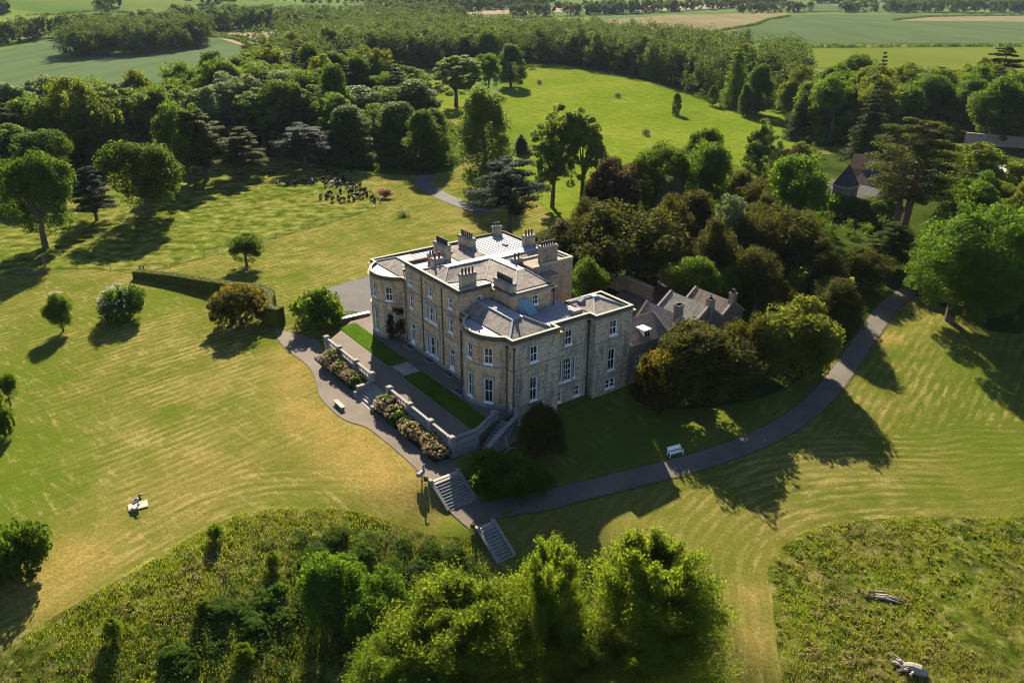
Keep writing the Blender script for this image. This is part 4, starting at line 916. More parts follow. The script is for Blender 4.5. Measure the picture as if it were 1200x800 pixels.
gable_house('cottage', "rearmost service cottage with mottled russet slate roof", 'cottage', -7.8, -0.7, 37.2, 42.2, -2.4, 2.7, 4.6, 'u', 'rubble', 'slate_red', [(-0.9, 39.7, 6.0, .8, .8, 2)], [])
gable_house('cottage', "small outbuilding with pale gable hidden among bright green trees", 'cottage', -18, -13.5, 50, 56, -2.4, 1.2, 2.8, 'u', 'rubble', 'slate_grey', [], [])
fr = hempty('flat_roofed_annexe', "low annexe with pale flat lead roof below the service cottages", 'annexe')
w = MB(); w.box(0.15, 2.6, 25.9, 34.0, -3.2, 1.35); w.build('wall', M['rubble'], fr); w = MB(); w.box(-0.05, 2.8, 25.7, 34.2, 1.35, 1.5); o = w.build('roof', M['lead'], fr)
for v in (27.6, 30.4): 
    k = MB(); k.box(.9, 1.7, v - .4, v + .4, 1.5, 1.75); k.build('rooflight', M['lead'], o)
# courtyard wall behind the mansion
yw = empty('courtyard_wall', label="tall rubble garden wall with pale coping behind the mansion", cat='wall')
pw = [hit(x, y, 2.2) for x, y in ((690, 318), (714, 322), (727, 327), (733, 325), (766, 339))]
w = MB(); cp = MB()
for a, b in zip(pw[:-1], pw[1:]):
    d_ = b[:2] - a[:2]; L = np.linalg.norm(d_); d_ /= L; n = np.array([-d_[1], d_[0]]); m = (a + b) / 2
    w.obox((m[0], m[1], -0.9), (*(d_ * L / 2), 0), (*(n * .25), 0), (0, 0, 1.9)); cp.obox((m[0], m[1], 1.08), (*(d_ * (L / 2 + .05)), 0), (*(n * .33), 0), (0, 0, .09))
w.build('wall_face', M['rubble'], yw); cp.build('coping', M['coping'], yw)
# little wall by the forecourt
fw = empty('garden_wall', label="short low wall with white coping beside the forecourt and left bow", cat='wall')
a, b = hit(398, 377, 1.0), hit(433, 369, 1.0); d_ = b[:2] - a[:2]; L = np.linalg.norm(d_); d_ /= L; n = np.array([-d_[1], d_[0]]); m = (a + b) / 2
w = MB(); w.obox((m[0], m[1], -.9), (*(d_ * L / 2), 0), (*(n * .2), 0), (0, 0, .85)); w.build('wall_face', M['dark_stone'], fw)
w = MB(); w.obox((m[0], m[1], .01), (*(d_ * L / 2), 0), (*(n * .3), 0), (0, 0, .06)); w.build('coping', M['white'], fw)

# stable court far right
def wobj(name, label, cat, px, py, rz=TH, up=0): 
    p = hit(px, py, up); return empty(name, (p[0], p[1], float(g(p[0], p[1]))), rz, label, cat)
st = wobj('stable_tower', "square stable tower with dark pyramid slate roof among trees", 'tower', 996, 192, TH, 11.5)
st.scale = (.72, .72, 1.0)
w = MB(); w.box(-2.6, 2.6, -2.6, 2.6, -1, 6.6); w.build('wall', M['rubble'], st)
w = MB(); w.box(-2.9, 2.9, -2.9, 2.9, 6.6, 6.9); w.build('eaves', M['coping'], st)
w = MB(); [w.poly(p) for p in ([(-2.8, -2.8, 6.9), (2.8, -2.8, 6.9), (0, 0, 11.5)], [(2.8, -2.8, 6.9), (2.8, 2.8, 6.9), (0, 0, 11.5)], [(2.8, 2.8, 6.9), (-2.8, 2.8, 6.9), (0, 0, 11.5)], [(-2.8, 2.8, 6.9), (-2.8, -2.8, 6.9), (0, 0, 11.5)])]; w.build('roof', M['slate_blue'], st)
def simple_house(o, lu, lv, ze, zr, wall, slate, chim=True):
    w = MB(); w.box(-lu / 2, lu / 2, -lv / 2, lv / 2, -1, ze); w.poly([(-lu / 2, lv / 2, ze), (-lu / 2, -lv / 2, ze), (-lu / 2, 0, zr)]); w.poly([(lu / 2, -lv / 2, ze), (lu / 2, lv / 2, ze), (lu / 2, 0, zr)]); w.build('wall', M[wall], o)
    r = MB(); e = .25; r.poly([(-lu / 2 - e, -lv / 2 - e, ze - .05), (lu / 2 + e, -lv / 2 - e, ze - .05), (lu / 2 + e, 0, zr + .12), (-lu / 2 - e, 0, zr + .12)]); r.poly([(lu / 2 + e, lv / 2 + e, ze - .05), (-lu / 2 - e, lv / 2 + e, ze - .05), (-lu / 2 - e, 0, zr + .12), (lu / 2 + e, 0, zr + .12)])
    ro = r.build('roof', M[slate], o)
    if chim: c = MB(); c.box(-.5, .5, -.4, .4, zr - .5, zr + 1.5); c.build('chimney', M['rubble'], ro)
simple_house(wobj('stable_block', "low stable range with blue slate roof and chimney right of the tower", 'stable', 1024, 196, TH + R_(90), 8), 9, 6, 4.5, 7.5, 'rubble', 'slate_blue')
simple_house(wobj('stable_block', "stable wing with grey slate roof in front of the tower", 'stable', 1003, 216, TH, 6), 12, 6, 3.6, 6, 'rubble', 'slate_grey', False)
simple_house(wobj('barn', "red-roofed barn behind the stable tower", 'barn', 1036, 184, TH + R_(20), 7), 14, 7, 4, 7, 'rubble', 'terracotta')
gh = wobj('lean_to', "white roofed lean-to left of the stable range", 'lean-to', 986, 225, TH, 3)
w = MB(); w.box(-2.2, 2.2, -3.5, 3.5, -1, 2.4); w.build('wall', M['rubble'], gh); w = MB(); w.obox((0, 0, 2.8), (2.5, 0, .45), (0, 3.8, 0), (0, 0, .08)); w.build('roof', M['lead'], gh)
mq = wobj('marquee', "long white marquee glimpsed through the layered cedar", 'marquee', 1108, 202, R_(-12), 2.5)
w = MB(); w.box(-14, 14, -6, 6, -.5, 2.6); w.build('side_wall', M['white'], mq); w = MB(); K = 9
arcp = [(-6.3 * math.cos(math.pi * k / (K - 1)), 2.5 + 2.2 * math.sin(math.pi * k / (K - 1))) for k in range(K)]
for k in range(K - 1): w.poly([(-14.2, arcp[k][0], arcp[k][1]), (14.2, arcp[k][0], arcp[k][1]), (14.2, arcp[k + 1][0], arcp[k + 1][1]), (-14.2, arcp[k + 1][0], arcp[k + 1][1])])
w.build('roof', M['white'], mq)
ww = empty('walled_garden_wall', label="long brick kitchen garden wall with pale coping at the right edge", cat='wall')
a, b = hit(1132, 158, 3.2), hit(1290, 168, 3.2); d_ = b[:2] - a[:2]; L = np.linalg.norm(d_); d_ /= L; n = np.array([-d_[1], d_[0]]); m = (a + b) / 2; zz = float(g(m[0], m[1]))
w = MB(); w.obox((m[0], m[1], zz + 1.3), (*(d_ * L / 2), 0), (*(n * .3), 0), (0, 0, 1.9)); w.build('wall_face', M['rubble'], ww); w = MB(); w.obox((m[0], m[1], zz + 3.25), (*(d_ * L / 2), 0), (*(n * .5), 0), (0, 0, .12)); w.build('coping', M['grey_stone'], ww)
# ------------------------------------------------------------------ trees
def unit(v): return v / (np.linalg.norm(v, axis=-1, keepdims=True) + 1e-9)
def leaf_quads(P, N, S, aspect=0.62, rng=RNG):
    n = len(P); r = unit(rng.normal(size=(n, 3))); T = unit(np.cross(N, r)); B = np.cross(N, T)
    a = T * S[:, None]; b = B * (S * aspect)[:, None]; k = N * (S * 0.22)[:, None]
    V = np.stack([P - a - k, P - b * 1.0 + k * .5, P + a - k, P + b + k * .5], 1).reshape(-1, 3)
    return V
def quads(n): return np.arange(4 * n, dtype=np.int32).reshape(-1, 4)
def clump_cloud(C, R, n, size, up=0.35, out=0.9, jit=0.6, flat=1.0, rng=RNG, shell=0.45):
    """C (k,3) clump centres, R (k,) radii, n leaves each -> leaf vertices"""
    k = len(C); d = unit(rng.normal(size=(k, n, 3))); rr = (shell + (1 - shell) * rng.random((k, n, 1)) ** 0.6)
    off = d * rr * R[:, None, None]; off[..., 2] *= flat
    P = (C[:, None] + off).reshape(-1, 3); N = d.copy(); N[..., 2] /= flat
    N = unit(N * out + np.array([0, 0, up]) + rng.normal(size=N.shape) * jit).reshape(-1, 3)
    S = size * (0.55 + 0.75 * rng.random(len(P)))
    return leaf_quads(P, N, S, rng=rng)
def ell_points(n, c, rx, rz, lo=-0.55, rng=RNG, rmin=0.5, rmax=1.0):
    out = []
    while len(out) < n:
        d = unit(rng.normal(size=3)); 
        if d[2] < lo: continue
        if lo > -0.9 and d[2] < -0.1 and rng.random() < 0.35: continue
        r = rng.uniform(rmin, rmax) ** 0.5; out.append((c[0] + d[0] * rx * r, c[1] + d[1] * rx * r, c[2] + d[2] * rz * r))
    return np.array(out)
def trunk_mesh(name, h, r0, targets, seg=7, bend=0.3, rng=RNG, split=0.35):
    m = MB(); top = h * split
    p = [np.array((0, 0, -0.6)), np.array((0, 0, 0.0)), np.array((rng.normal() * bend * .3, rng.normal() * bend * .3, top * .5)), np.array((rng.normal() * bend, rng.normal() * bend, top))]
    m.tube(p, [r0 * 1.5, r0 * 1.15, r0 * .9, r0 * .8], seg)
    for t in targets:
        t = np.asarray(t); s = p[3] * (0.75 + .25 * rng.random()) ; mid = (s + t) / 2 + np.array((0, 0, 0.12 * np.linalg.norm(t - s))) + rng.normal(size=3) * .15
        m.tube([s, mid, t], [r0 * .55, r0 * .33, r0 * .1], 5, False)
    me = bpy.data.meshes.new(name); me.from_pydata(m.v, [], m.f); me.update(); return me
KIND = {}
def reg(kind, H, R, trunk, crowns, bark='bark'):
    tm = trunk; tm.materials.append(M[bark])
    KIND.setdefault(kind, []).append((H, R, tm, crowns))
def crown_mesh(V, mat):
    me = np_mesh('crown', V, quads(len(V) // 4)); me.materials.append(M[mat]); return me

def broadleaf(kind, mat, H, R, seed, ncl=80, nl=75, size=0.42, crz=0.50, cz=0.50, lo=-0.9, cr=0.21, bark='bark', nlimb=9, up=.35, rmin=.35, lobes=5):
    rng = np.random.default_rng(seed)
    # a few big lobes give the uneven outline, clumps sit on the lobes
    L = ell_points(lobes, (0, 0, cz * H), R * .6, H * crz * .58, -.8, rng, .6, 1.0)
    C = []
    for i in range(ncl):
        if rng.random() < .8:
            l = L[rng.integers(len(L))]; q = ell_points(1, l, R * .46, H * crz * .46, -.75, rng, .6, 1.0)[0]
        else: q = ell_points(1, (0, 0, cz * H), R * .82, H * crz * .9, lo, rng, rmin, 1.0)[0]
        C.append(q)
    C = np.array(C); ext = np.abs(C[:, :2]).max(); C[:, :2] *= (R * .86) / ext
    Rr = R * cr * (0.6 + 0.7 * rng.random(len(C)))
    if size > .25: size *= .62; nl = int(nl * 2.2)
    V = clump_cloud(C, Rr, nl, size, up, rng=rng, flat=.85)
    tg = C[rng.permutation(len(C))[:nlimb]] * np.array((.85, .85, .95))
    reg(kind, H, R, trunk_mesh('trunk', H, R * .055 + .12, tg, rng=rng), crown_mesh(V, mat), bark)

def cedar(kind, mat, H, R, seed, tiers=9, flat_top=False, nl=130, size=.34, stems=1):
    rng = np.random.default_rng(seed); C, Rr, tr = [], [], []
    for i in range(tiers):
        t = (i + .6) / tiers; z = H * (0.2 + .78 * t) if not flat_top else H * (.34 + .63 * t)
        rad = R * ((1 - t) ** .7 * .95 + .18) if not flat_top else R * (0.55 + .5 * math.sin(math.pi * min(1, t * .8 + .25)))
        nb = 4 + int(rng.integers(3)); a0 = rng.random() * 6.3
        for k in range(nb):
            a = a0 + 6.283 * k / nb + rng.normal() * .25; rl = rad * rng.uniform(.65, 1.05)
            tip = np.array((math.cos(a) * rl, math.sin(a) * rl, z + rng.normal() * .3 + rl * .03)); tr.append((np.array((0, 0, z - .08 * rl)), tip))
            for f in (.42, .66, .88):
                C.append(tip * np.array((f, f, 1)) + rng.normal(size=3) * (.35, .35, .12)); Rr.append(rl * .26 * (1.15 - .25 * f) + .35)
    C = np.array(C); Rr = np.array(Rr)
    V = clump_cloud(C, Rr, int(nl * 1.5), size * .66, up=1.0, out=.5, jit=.5, flat=.3, rng=rng, shell=.1)
    m = MB()
    for s in range(stems):
        ox, oy = (0, 0) if stems == 1 else (math.cos(s * 2.4) * R * .16, math.sin(s * 2.4) * R * .16)
        m.tube([(ox * .3, oy * .3, -.6), (ox * .4, oy * .4, 0), (ox * .8, oy * .8, H * .4), (ox, oy, H * .92)], [R * .075 + .2, R * .06 + .15, R * .045 + .1, .06], 8)
    for a, b in tr: m.tube([a, (a + b) / 2 - (0, 0, .15), b], [R * .022 + .05, R * .014 + .03, .02], 5, False)
    me = bpy.data.meshes.new('trunk'); me.from_pydata(m.v, [], m.f); me.update()
    reg(kind, H, R, me, crown_mesh(V, mat), 'bark_red' if stems > 1 else 'bark')

def conifer(kind, mat, H, R, seed, tiers=17, nl=70, size=.36, power=.85, base=.08):
    rng = np.random.default_rng(seed); C, Rr = [], []
    for i in range(tiers):
        t = i / tiers; z = H * (base + (1 - base) * t); rad = R * (1 - t) ** power + .15; nb = max(3, int(7 * (1 - t) + 3)); a0 = rng.random() * 6.3
        for k in range(nb):
            a = a0 + 6.283 * k / nb + rng.normal() * .2; rl = rad * rng.uniform(.6, 1.08)
            for f in ((.5, .95) if rad > R * .35 else (.8,)):
                C.append((math.cos(a) * rl * f, math.sin(a) * rl * f, z - rl * .22 * f)); Rr.append(rad * .27 + .25)
    V = clump_cloud(np.array(C), np.array(Rr), nl, size * .66, up=.5, out=.7, jit=.6, flat=.6, rng=rng, shell=.2)
    m = MB(); m.tube([(0, 0, -.5), (0, 0, 0), (0, 0, H * .97)], [R * .1 + .12, R * .08 + .1, .04], 7)
    me = bpy.data.meshes.new('trunk'); me.from_pydata(m.v, [], m.f); me.update()
    reg(kind, H, R, me, crown_mesh(V, mat))

def columnar(kind, mat, H, R, seed, ncl=120, nl=70, size=.4, lo=.06, pw=.6):
    """tall crown to the ground, rounded top"""
    rng = np.random.default_rng(seed); C, Rr = [], []
    for i in range(ncl):
        t = rng.random() ** .8; z = H * (lo + (0.96 - lo) * t); prof = max(.12, math.sin(math.pi * min(.97, .22 + .76 * t)) ** pw)
        a = rng.random() * 6.283; r = R * .84 * prof * rng.uniform(.55, 1.0); C.append((math.cos(a) * r, math.sin(a) * r, z)); Rr.append(R * .3 * rng.uniform(.6, 1.15))
    V = clump_cloud(np.array(C), np.array(Rr), int(nl * 2.2), size * .62, up=.3, rng=rng, flat=1.1)
    C = np.array(C); reg(kind, H, R, trunk_mesh('trunk', H, R * .06 + .15, C[rng.permutation(ncl)[:8]] * (.8, .8, 1), rng=rng, split=.4), crown_mesh(V, mat))

def yewish(kind, mat, H, R, seed, ncl=150, nl=60, size=.3, up=.8):
    rng = np.random.default_rng(seed); C = ell_points(ncl // 3, (0, 0, H * .34), R * .8, H * .5, -.45, rng, .4, 1.0)
    Ls = ell_points(6, (0, 0, H * .36), R * .6, H * .42, -.3, rng, .5, 1.0)
    C = np.concatenate([C] + [ell_points((ncl - ncl // 3) // 6, l, R * .42, H * rng.uniform(.2, .34), -.5, rng, .6, 1.0) for l in Ls]); ncl = len(C); C[:, :2] *= R * .88 / np.abs(C[:, :2]).max(); C[:, 2] = np.minimum(C[:, 2], H * .95)
    C[:, 2] = np.maximum(C[:, 2], H * .06)
    if R > 5: size *= .68; nl = int(nl * 2)
    V = clump_cloud(C, R * .17 * (.6 + .8 * rng.random(ncl)), nl, size, up=up, out=.6, jit=.7, rng=rng, flat=1.25)
    reg(kind, H, R, trunk_mesh('trunk', H, R * .05 + .12, C[:6] * (.7, .7, .8), rng=rng, split=.2), crown_mesh(V, mat))

for s in (1, 2, 3): broadleaf('oak', 'L_oak', 17, 8.2, 10 + s, 130, 75, .42)
for s in (1, 2, 3): broadleaf('mid', 'L_mid', 19, 7.0, 20 + s, 130, 70, .40)
for s in (1, 2): broadleaf('pale', 'L_pale', 18, 6.0, 30 + s, 110, 70, .38)
for s in (1, 2): broadleaf('bright', 'L_bright', 16, 7.0, 40 + s, 110, 80, .4, .46, .52, -.9, .27)
for s in (1, 2): broadleaf('olive', 'L_olive', 15, 6.5, 50 + s, 120, 75, .36)
for s in (1, 2): broadleaf('copper', 'L_copper', 16, 6.0, 60 + s, 110, 75, .4, .48, .52, -.9)
for s in (1, 2): broadleaf('open', 'L_lime', 22, 5.5, 70 + s, 130, 60, .42, .46, .54, -.95, .2, lobes=8)
for s in (1, 2, 3): columnar('dark', 'L_oak', 21, 5.2, 80 + s, 120, 65, .42)
for s in (1, 2): columnar('lime', 'L_lime', 25, 7.0, 90 + s, 170, 80, .42, .03, .5)
for s in (1, 2): conifer('spruce', 'L_conifer', 23, 4.0, 100 + s)
for s in (1, 2): conifer('fir', 'L_mid', 20, 5.2, 110 + s, power=.65)
cedar('cedar', 'L_cedar', 19, 6.4, 121); cedar('cedar', 'L_cedar', 16, 6.4, 122, 8)
cedar('atlas', 'L_blue', 14, 8.2, 126, 8, True, 150, .3, 1); cedar('bluecedar', 'L_blue', 13.5, 8.2, 123, 7); cedar('bluecedar', 'L_blue', 17, 7.5, 124, 9)
cedar('flatcedar', 'L_cedar', 23, 10.0, 125, 9, True, 130, .34, 3)
for s in (1, 2, 3, 4, 5): yewish('yew', 'L_yew', 12, 6.5, 130 + s, 130 + 20 * s, 60, .3, .5 + .15 * s)
yewish('goldyew', 'L_yew', 6, 4.2, 141, 130, 70, .2)
_r = np.random.default_rng(142); _d = unit(_r.normal(size=(120, 3))); _d[:, 2] = np.abs(_d[:, 2]) * .9 + .08
TIPS = crown_mesh(clump_cloud(np.array((0, 0, 6 * .34)) + _d * np.array((4.2 * .95, 4.2 * .95, 6 * .64)), np.full(120, .3), 14, .13, up=.8, rng=_r, flat=1.2), 'L_gold')
for s in (1, 2): yewish('shrub', 'L_mid', 5, 4.0, 150 + s, 110, 60, .22, .4)
yewish('darkshrub', 'L_oak', 4.5, 4.0, 161, 110, 70, .2, .4)
# finer versions for the trees that stand close to the camera
broadleaf('chestnut', 'L_bright', 21, 10.5, 171, 320, 170, .28, .49, .45, -.98, .17, lobes=9)
broadleaf('hawthorn', 'L_bright', 10, 4.6, 172, 150, 170, .16, .46, .52, -.9, .2, lobes=6); broadleaf('hawthorn', 'L_bright', 9, 4.4, 173, 140, 170, .16, .46, .52, -.9, .2, lobes=6)
yewish('thicket', 'L_bright', 9, 4.6, 174, 240, 130, .15, .5); yewish('thicket', 'L_bright', 8, 4.6, 175, 240, 130, .15, .5)
yewish('dome', 'L_olive', 11, 6.6, 190, 260, 110, .3, .6)
def feathery(kind, mat, H, R, seed, nb=70, nl=420, size=.14):
    """airy crown of long ascending sprays"""
    rng = np.random.default_rng(seed); Vs = []; m = MB(); m.tube([(0, 0, -.6), (0, 0, 0), (.1, .1, H * .5), (0, .2, H * .9)], [R * .07 + .1, R * .055 + .08, R * .03 + .05, .04], 8)
    for i in range(nb):
        t = rng.random() ** .85; z0 = H * (.12 + .74 * t); a = rng.random() * 6.283; rl = R * (1.02 - .66 * t ** 1.6) * rng.uniform(.6, 1.0)
        d = np.array((math.cos(a), math.sin(a), .55 + .5 * t)); s = np.array((0, 0, z0)); e = s + d * rl; e[2] = min(e[2], H); mid = (s + e) / 2 + (0, 0, -.06 * rl)
        m.tube([s, mid, e], [.07, .05, .015], 5, False)
        f = rng.random(nl) ** .6; ax = s + (e - s) * f[:, None]; ax[:, 2] -= .24 * rl * f * (1 - f)
        P = ax + rng.normal(size=(nl, 3)) * (.2 * rl * .3 + .12) * np.array((1, 1, .8)); N = unit(rng.normal(size=(nl, 3)) * .9 + np.array((d[0] * .4, d[1] * .4, .7)))
        Vs.append(leaf_quads(P, N, size * (.6 + .8 * rng.random(nl)), .5, rng))
    me = bpy.data.meshes.new('trunk'); me.from_pydata(m.v, [], m.f); me.update()
    reg(kind, H, R, me, crown_mesh(np.concatenate(Vs), mat))
feathery('larch', 'L_larch', 15, 7.0, 181, 120, 1000, .105); feathery('larch', 'L_larch', 16, 7.5, 182, 130, 1000, .105); feathery('larch', 'L_larch', 13, 6.5, 183, 110, 1000, .10)

TREES = []
def plant(kind, x, y, h, r, label, group=None, var=None, z=None, cat='tree', name=None):
    H, R, tm, cm = KIND[kind][(len(TREES) if var is None else var) % len(KIND[kind])]
    nm = name or {'yew': 'yew_tree', 'goldyew': 'golden_shrub', 'shrub': 'garden_shrub', 'darkshrub': 'garden_shrub', 'cedar': 'cedar_tree', 'bluecedar': 'cedar_tree', 'flatcedar': 'cedar_tree', 'atlas': 'cedar_tree', 'spruce': 'conifer_tree', 'fir': 'conifer_tree', 'oak': 'oak_tree'}.get(kind, 'broadleaf_tree')
    e = empty(nm, (x, y, float(g(x, y)) if z is None else z), random.random() * 6.28, label, cat, group); q = random.uniform(.9, 1.1); e.scale = (r / R * q, r / R / q, h / H)
    link('trunk', tm, e); link('crown', cm, e)
    if kind == 'goldyew': link('golden_tips', TIPS, e)
    TREES.append((x, y, r)); return e
def tree(px, ytop, wpx, h, kind, label, **k):
    wpx *= 1.12
    p = hit(px, ytop, h * .97); sl = (np.asarray(p) - CAMP) @ cF; return plant(kind, p[0], p[1], h, wpx * sl / FPX / 2, label, **k)
T = tree
# pasture trees on the left
T(26, 180, 84, 19, 'oak', "dark oak at the left edge of the pasture, cut off by the frame")
T(157, 158, 98, 18.5, 'oak', "broad dark oak standing alone in the pasture with a long shadow")
T(229, 128, 70, 19, 'cedar', "tall green layered cedar between the lone oak and the grazing cattle", var=0)
T(280, 150, 52, 13, 'cedar', "small green cedar next to the tallest pasture cedar", var=1)
T(354, 149, 72, 11.5, 'atlas', "blue-grey cedar with spreading tiers above the grazing cattle", var=0)
T(100, 196, 50, 12, 'bluecedar', "dusky blue conifer half hidden behind the lone oak", var=1)
T(126, 105, 46, 20, 'pale', "pale silvery tree rising from the wood behind the lone oak")
T(38, 150, 76, 17, 'oak', "round dark crown at the front of the wood behind the edge oak")
T(60, 120, 60, 18, 'pale', "pale grey-green tree near the left frame edge in the wood")
T(170, 98, 60, 21, 'mid', "yellow-green tree on the skyline of the left wood above the lone oak")
T(205, 112, 62, 23, 'mid', "mid green tree behind the tall layered cedar")
T(245, 80, 56, 22, 'mid', "tall crown on the left wood's skyline above the layered cedar")
T(282, 84, 52, 22, 'open', "light loose tree above the small green cedar")
T(312, 92, 54, 20, 'pale', "pale open birch-like tree left of the blue cedar's top")
T(345, 102, 50, 18, 'oak', "dark tree directly behind the blue-grey cedar")
T(385, 106, 56, 19, 'mid', "mid green tree at the clearing's edge right of the blue-grey cedar")
T(478, 75, 36, 12, 'oak', "round dark tree standing alone in the far clearing")
T(418, 104, 76, 16, 'dark', "tall dark tree above the fence end and cattle")
T(448, 100, 72, 16.5, 'mid', "tall mid green tree left of the back drive's bend")
T(484, 97, 66, 17, 'dark', "dense dark tree leaning over the back drive's bend")
T(508, 130, 40, 15, 'dark', "narrow dark tree beside the pale lime's left flank")
for x_, y_, l_ in ((402, 176, "dark bush under the tall dark tree above the cattle"), (432, 173, "dark bush right of the one above the cattle, at the wood's foot"), (462, 172, "dark bush at the wood's foot nearest the drive bend"), (490, 176, "dark bush at the very edge of the back drive's bend")):
    T(x_, y_ + 4, 44, 4, 'darkshrub', l_)
for x_, y_, w_, k_, l_ in ((406, 126, 62, 'dark', "dense dark tree rising straight above the cattle at the wood's foot"), (436, 118, 66, 'mid', "dense full green tree behind the fence corner and rusty shrub"), (466, 122, 62, 'dark', "dense dark tree just left of the back drive's bend"), (494, 132, 46, 'dark', "slim dense dark tree right at the back drive's bend")):
    T(x_, y_, w_, 16, k_, l_)
T(533, 62, 58, 22, 'open', "tall open tree behind the pale lime at the pasture's edge")
T(572, 61, 34, 19, 'mid', "slender round-topped tree at the far pasture corner")
T(599, 54, 36, 20, 'dark', "dark upright tree throwing shadow on the far pasture corner")
T(567, 106, 68, 25, 'lime', "tall pale green lime beside the back drive")
T(611, 157, 24, 6, 'spruce', "small dark conifer right of the pale lime's foot")
T(650, 128, 60, 23, 'open', "left of the two tall open crowns standing before the bright pasture", var=0)
T(686, 122, 58, 24, 'open', "right of the two tall open crowns standing before the bright pasture", var=1)
T(597, 190, 82, 15, 'atlas', "spreading blue-green cedar directly behind the mansion roof", var=0)
T(722, 186, 66, 16, 'copper', "almost black beech right of the two open crowns")
T(776, 158, 64, 19, 'mid', "loose green tree between the black beech and the dark pasture oak")
T(787, 204, 32, 12, 'pale', "small pale grey tree among yews below the loose green tree")
T(833, 148, 50, 16, 'oak', "dark spreading tree cutting across the bright pasture's near edge")
T(830, 166, 60, 17, 'bright', "rich green tree below the dark spreading tree")
T(899, 144, 40, 18, 'open', "thin open tree on the near edge of the bright pasture")
T(926, 172, 36, 10, 'copper', "wine-red tree behind the large bright green tree")
T(944, 165, 34, 9, 'olive', "fluffy olive bush-like tree above the large bright green tree")
T(945, 183, 72, 18, 'bright', "large bright green tree left of the stable tower")
T(985, 222, 44, 6, 'shrub', "green bush in front of the stable tower's foot")
T(1016, 228, 46, 6, 'mid', "small green tree hiding the stable wing's near wall")
T(1005, 186, 20, 6, 'bright', "small bright green tree just behind the stable tower")
# yews and shrubs about the house
yl = [(655, 264, 66, 9, "brown-green yew close behind the mansion's rear chimneys"), (742, 240, 124, 14, "broad brown yew filling the space behind the courtyard wall"), (700, 250, 70, 11, "yew between the rear chimneys and the broad brown yew"),
      (790, 222, 62, 14, "bronze-topped yew right of the broad brown yew"), (815, 228, 60, 12, "yew overhanging the dark lane"), (845, 262, 64, 12, "dark yew right of the lane's far end"),
      (885, 240, 84, 13, "wide shaded yew below the large bright green tree"), (930, 256, 90, 12, "brown yew beneath the stable roofs"), (880, 210, 60, 12, "yew behind the grey-green birch"), (770, 262, 70, 10, "low yew against the dark lane's wall"),
      (960, 285, 70, 10, "low dark yew right of the brown yew beneath the stables"), (1020, 292, 60, 7, "shaded yew at the foot of the layered cedar")]
for x, y, w, h, l in yl: T(x, y, w, h, 'yew', l)
T(857, 224, 42, 15, 'pale', "grey-green birch among the yews below the red-leaved tree")
T(1082, 143, 104, 24, 'flatcedar', "great layered cedar with several bare reddish stems")
T(1165, 172, 96, 15, 'olive', "yellow-green tree right of the great layered cedar")
T(1215, 196, 70, 15, 'olive', "yellow-green tree at the right frame edge below the garden wall")
T(1152, 222, 162, 22, 'chestnut', "huge bright green tree on the right above the lawn")
T(1225, 230, 90, 20, 'bright', "bright tree behind the huge green tree at the frame edge")
T(1052, 262, 60, 9, 'cedar', "low green cedar bough tree at the foot of the layered cedar", var=1)
T(690, 307, 46, 8, 'bright', "bright green small tree between mansion and courtyard wall")
T(810, 302, 56, 9, 'bright', "bright green tree left of the hidden outbuilding's gable")
T(852, 312, 44, 7.5, 'bright', "bright green tree right of the hidden outbuilding's gable")
T(893, 296, 74, 10, 'yew', "tall bronze yew above the rearmost russet cottage")
T(962, 312, 76, 7, 'shrub', "mixed green shrub below the shaded yew near the drive's top")
T(985, 332, 66, 8, 'yew', "dark yew casting shade on the upper drive")
T(932, 352, 108, 11, 'dome', "big round golden-green tree beside the drive", var=0)
T(874, 366, 66, 10, 'yew', "yew between the round golden-green tree and the cottages")
T(826, 384, 126, 10, 'yew', "massive dark yew mound in front of the cottages")
T(774, 412, 54, 8, 'goldyew', "golden-tipped yew against the mansion's end wall")
T(634, 480, 64, 6, 'yew', "shaded dark yew at the mansion's near corner")
T(586, 537, 66, 4, 'darkshrub', "low dark shrub in the shade beside the wide steps")
T(618, 540, 60, 4, 'darkshrub', "low dark shrub under the pale dead branch")
# lawn trees
T(63, 344, 33, 6.2, 'bright', "small vase-shaped green tree on the left lawn", var=0)
T(138, 335, 50, 5.5, 'darkshrub', "dark shrub topped with cream blossom on the left lawn", cat='shrub')
T(284, 274, 42, 6.4, 'oak', "small round tree with a trunk on the upper lawn")
T(276, 334, 60, 6.5, 'goldyew', "golden-tipped dome shrub in front of the clipped hedge", cat='shrub')
T(370, 341, 70, 5.5, 'shrub', "big rounded green shrub at the terrace's left end", cat='shrub')
T(2, 438, 24, 4.5, 'oak', "small dark tree half cut off by the left frame edge on the lawn")
T(-6, 468, 30, 5, 'shrub', "green shrub below the half-cut tree at the left frame edge", cat='shrub')
T(6, 618, 74, 5, 'darkshrub', "large dark brown-topped shrub at the lower left frame edge", cat='shrub')
# foreground trees
T(386, 641, 82, 8.5, 'thicket', "bright fresh green tree at the bottom with dense small leaves", var=0)
T(446, 686, 86, 7, 'thicket', "lower bright green tree beside the dense small-leaved one", var=1)
T(645, 650, 118, 15, 'larch', "feathery green tree at the bottom below the narrow steps", var=0)
T(535, 704, 210, 11.5, 'larch', "wide feathery green tree at the bottom, left of the one under the steps", var=2)
T(772, 648, 180, 17, 'larch', "tallest feathery tree at the bottom right of centre", var=1)
T(470, 760, 150, 9, 'larch', "smallest feathery tree cut off by the bottom edge", var=0)
T(690, 745, 120, 10, 'larch', "feathery tree filling the gap between the two tallest at the bottom", var=2)
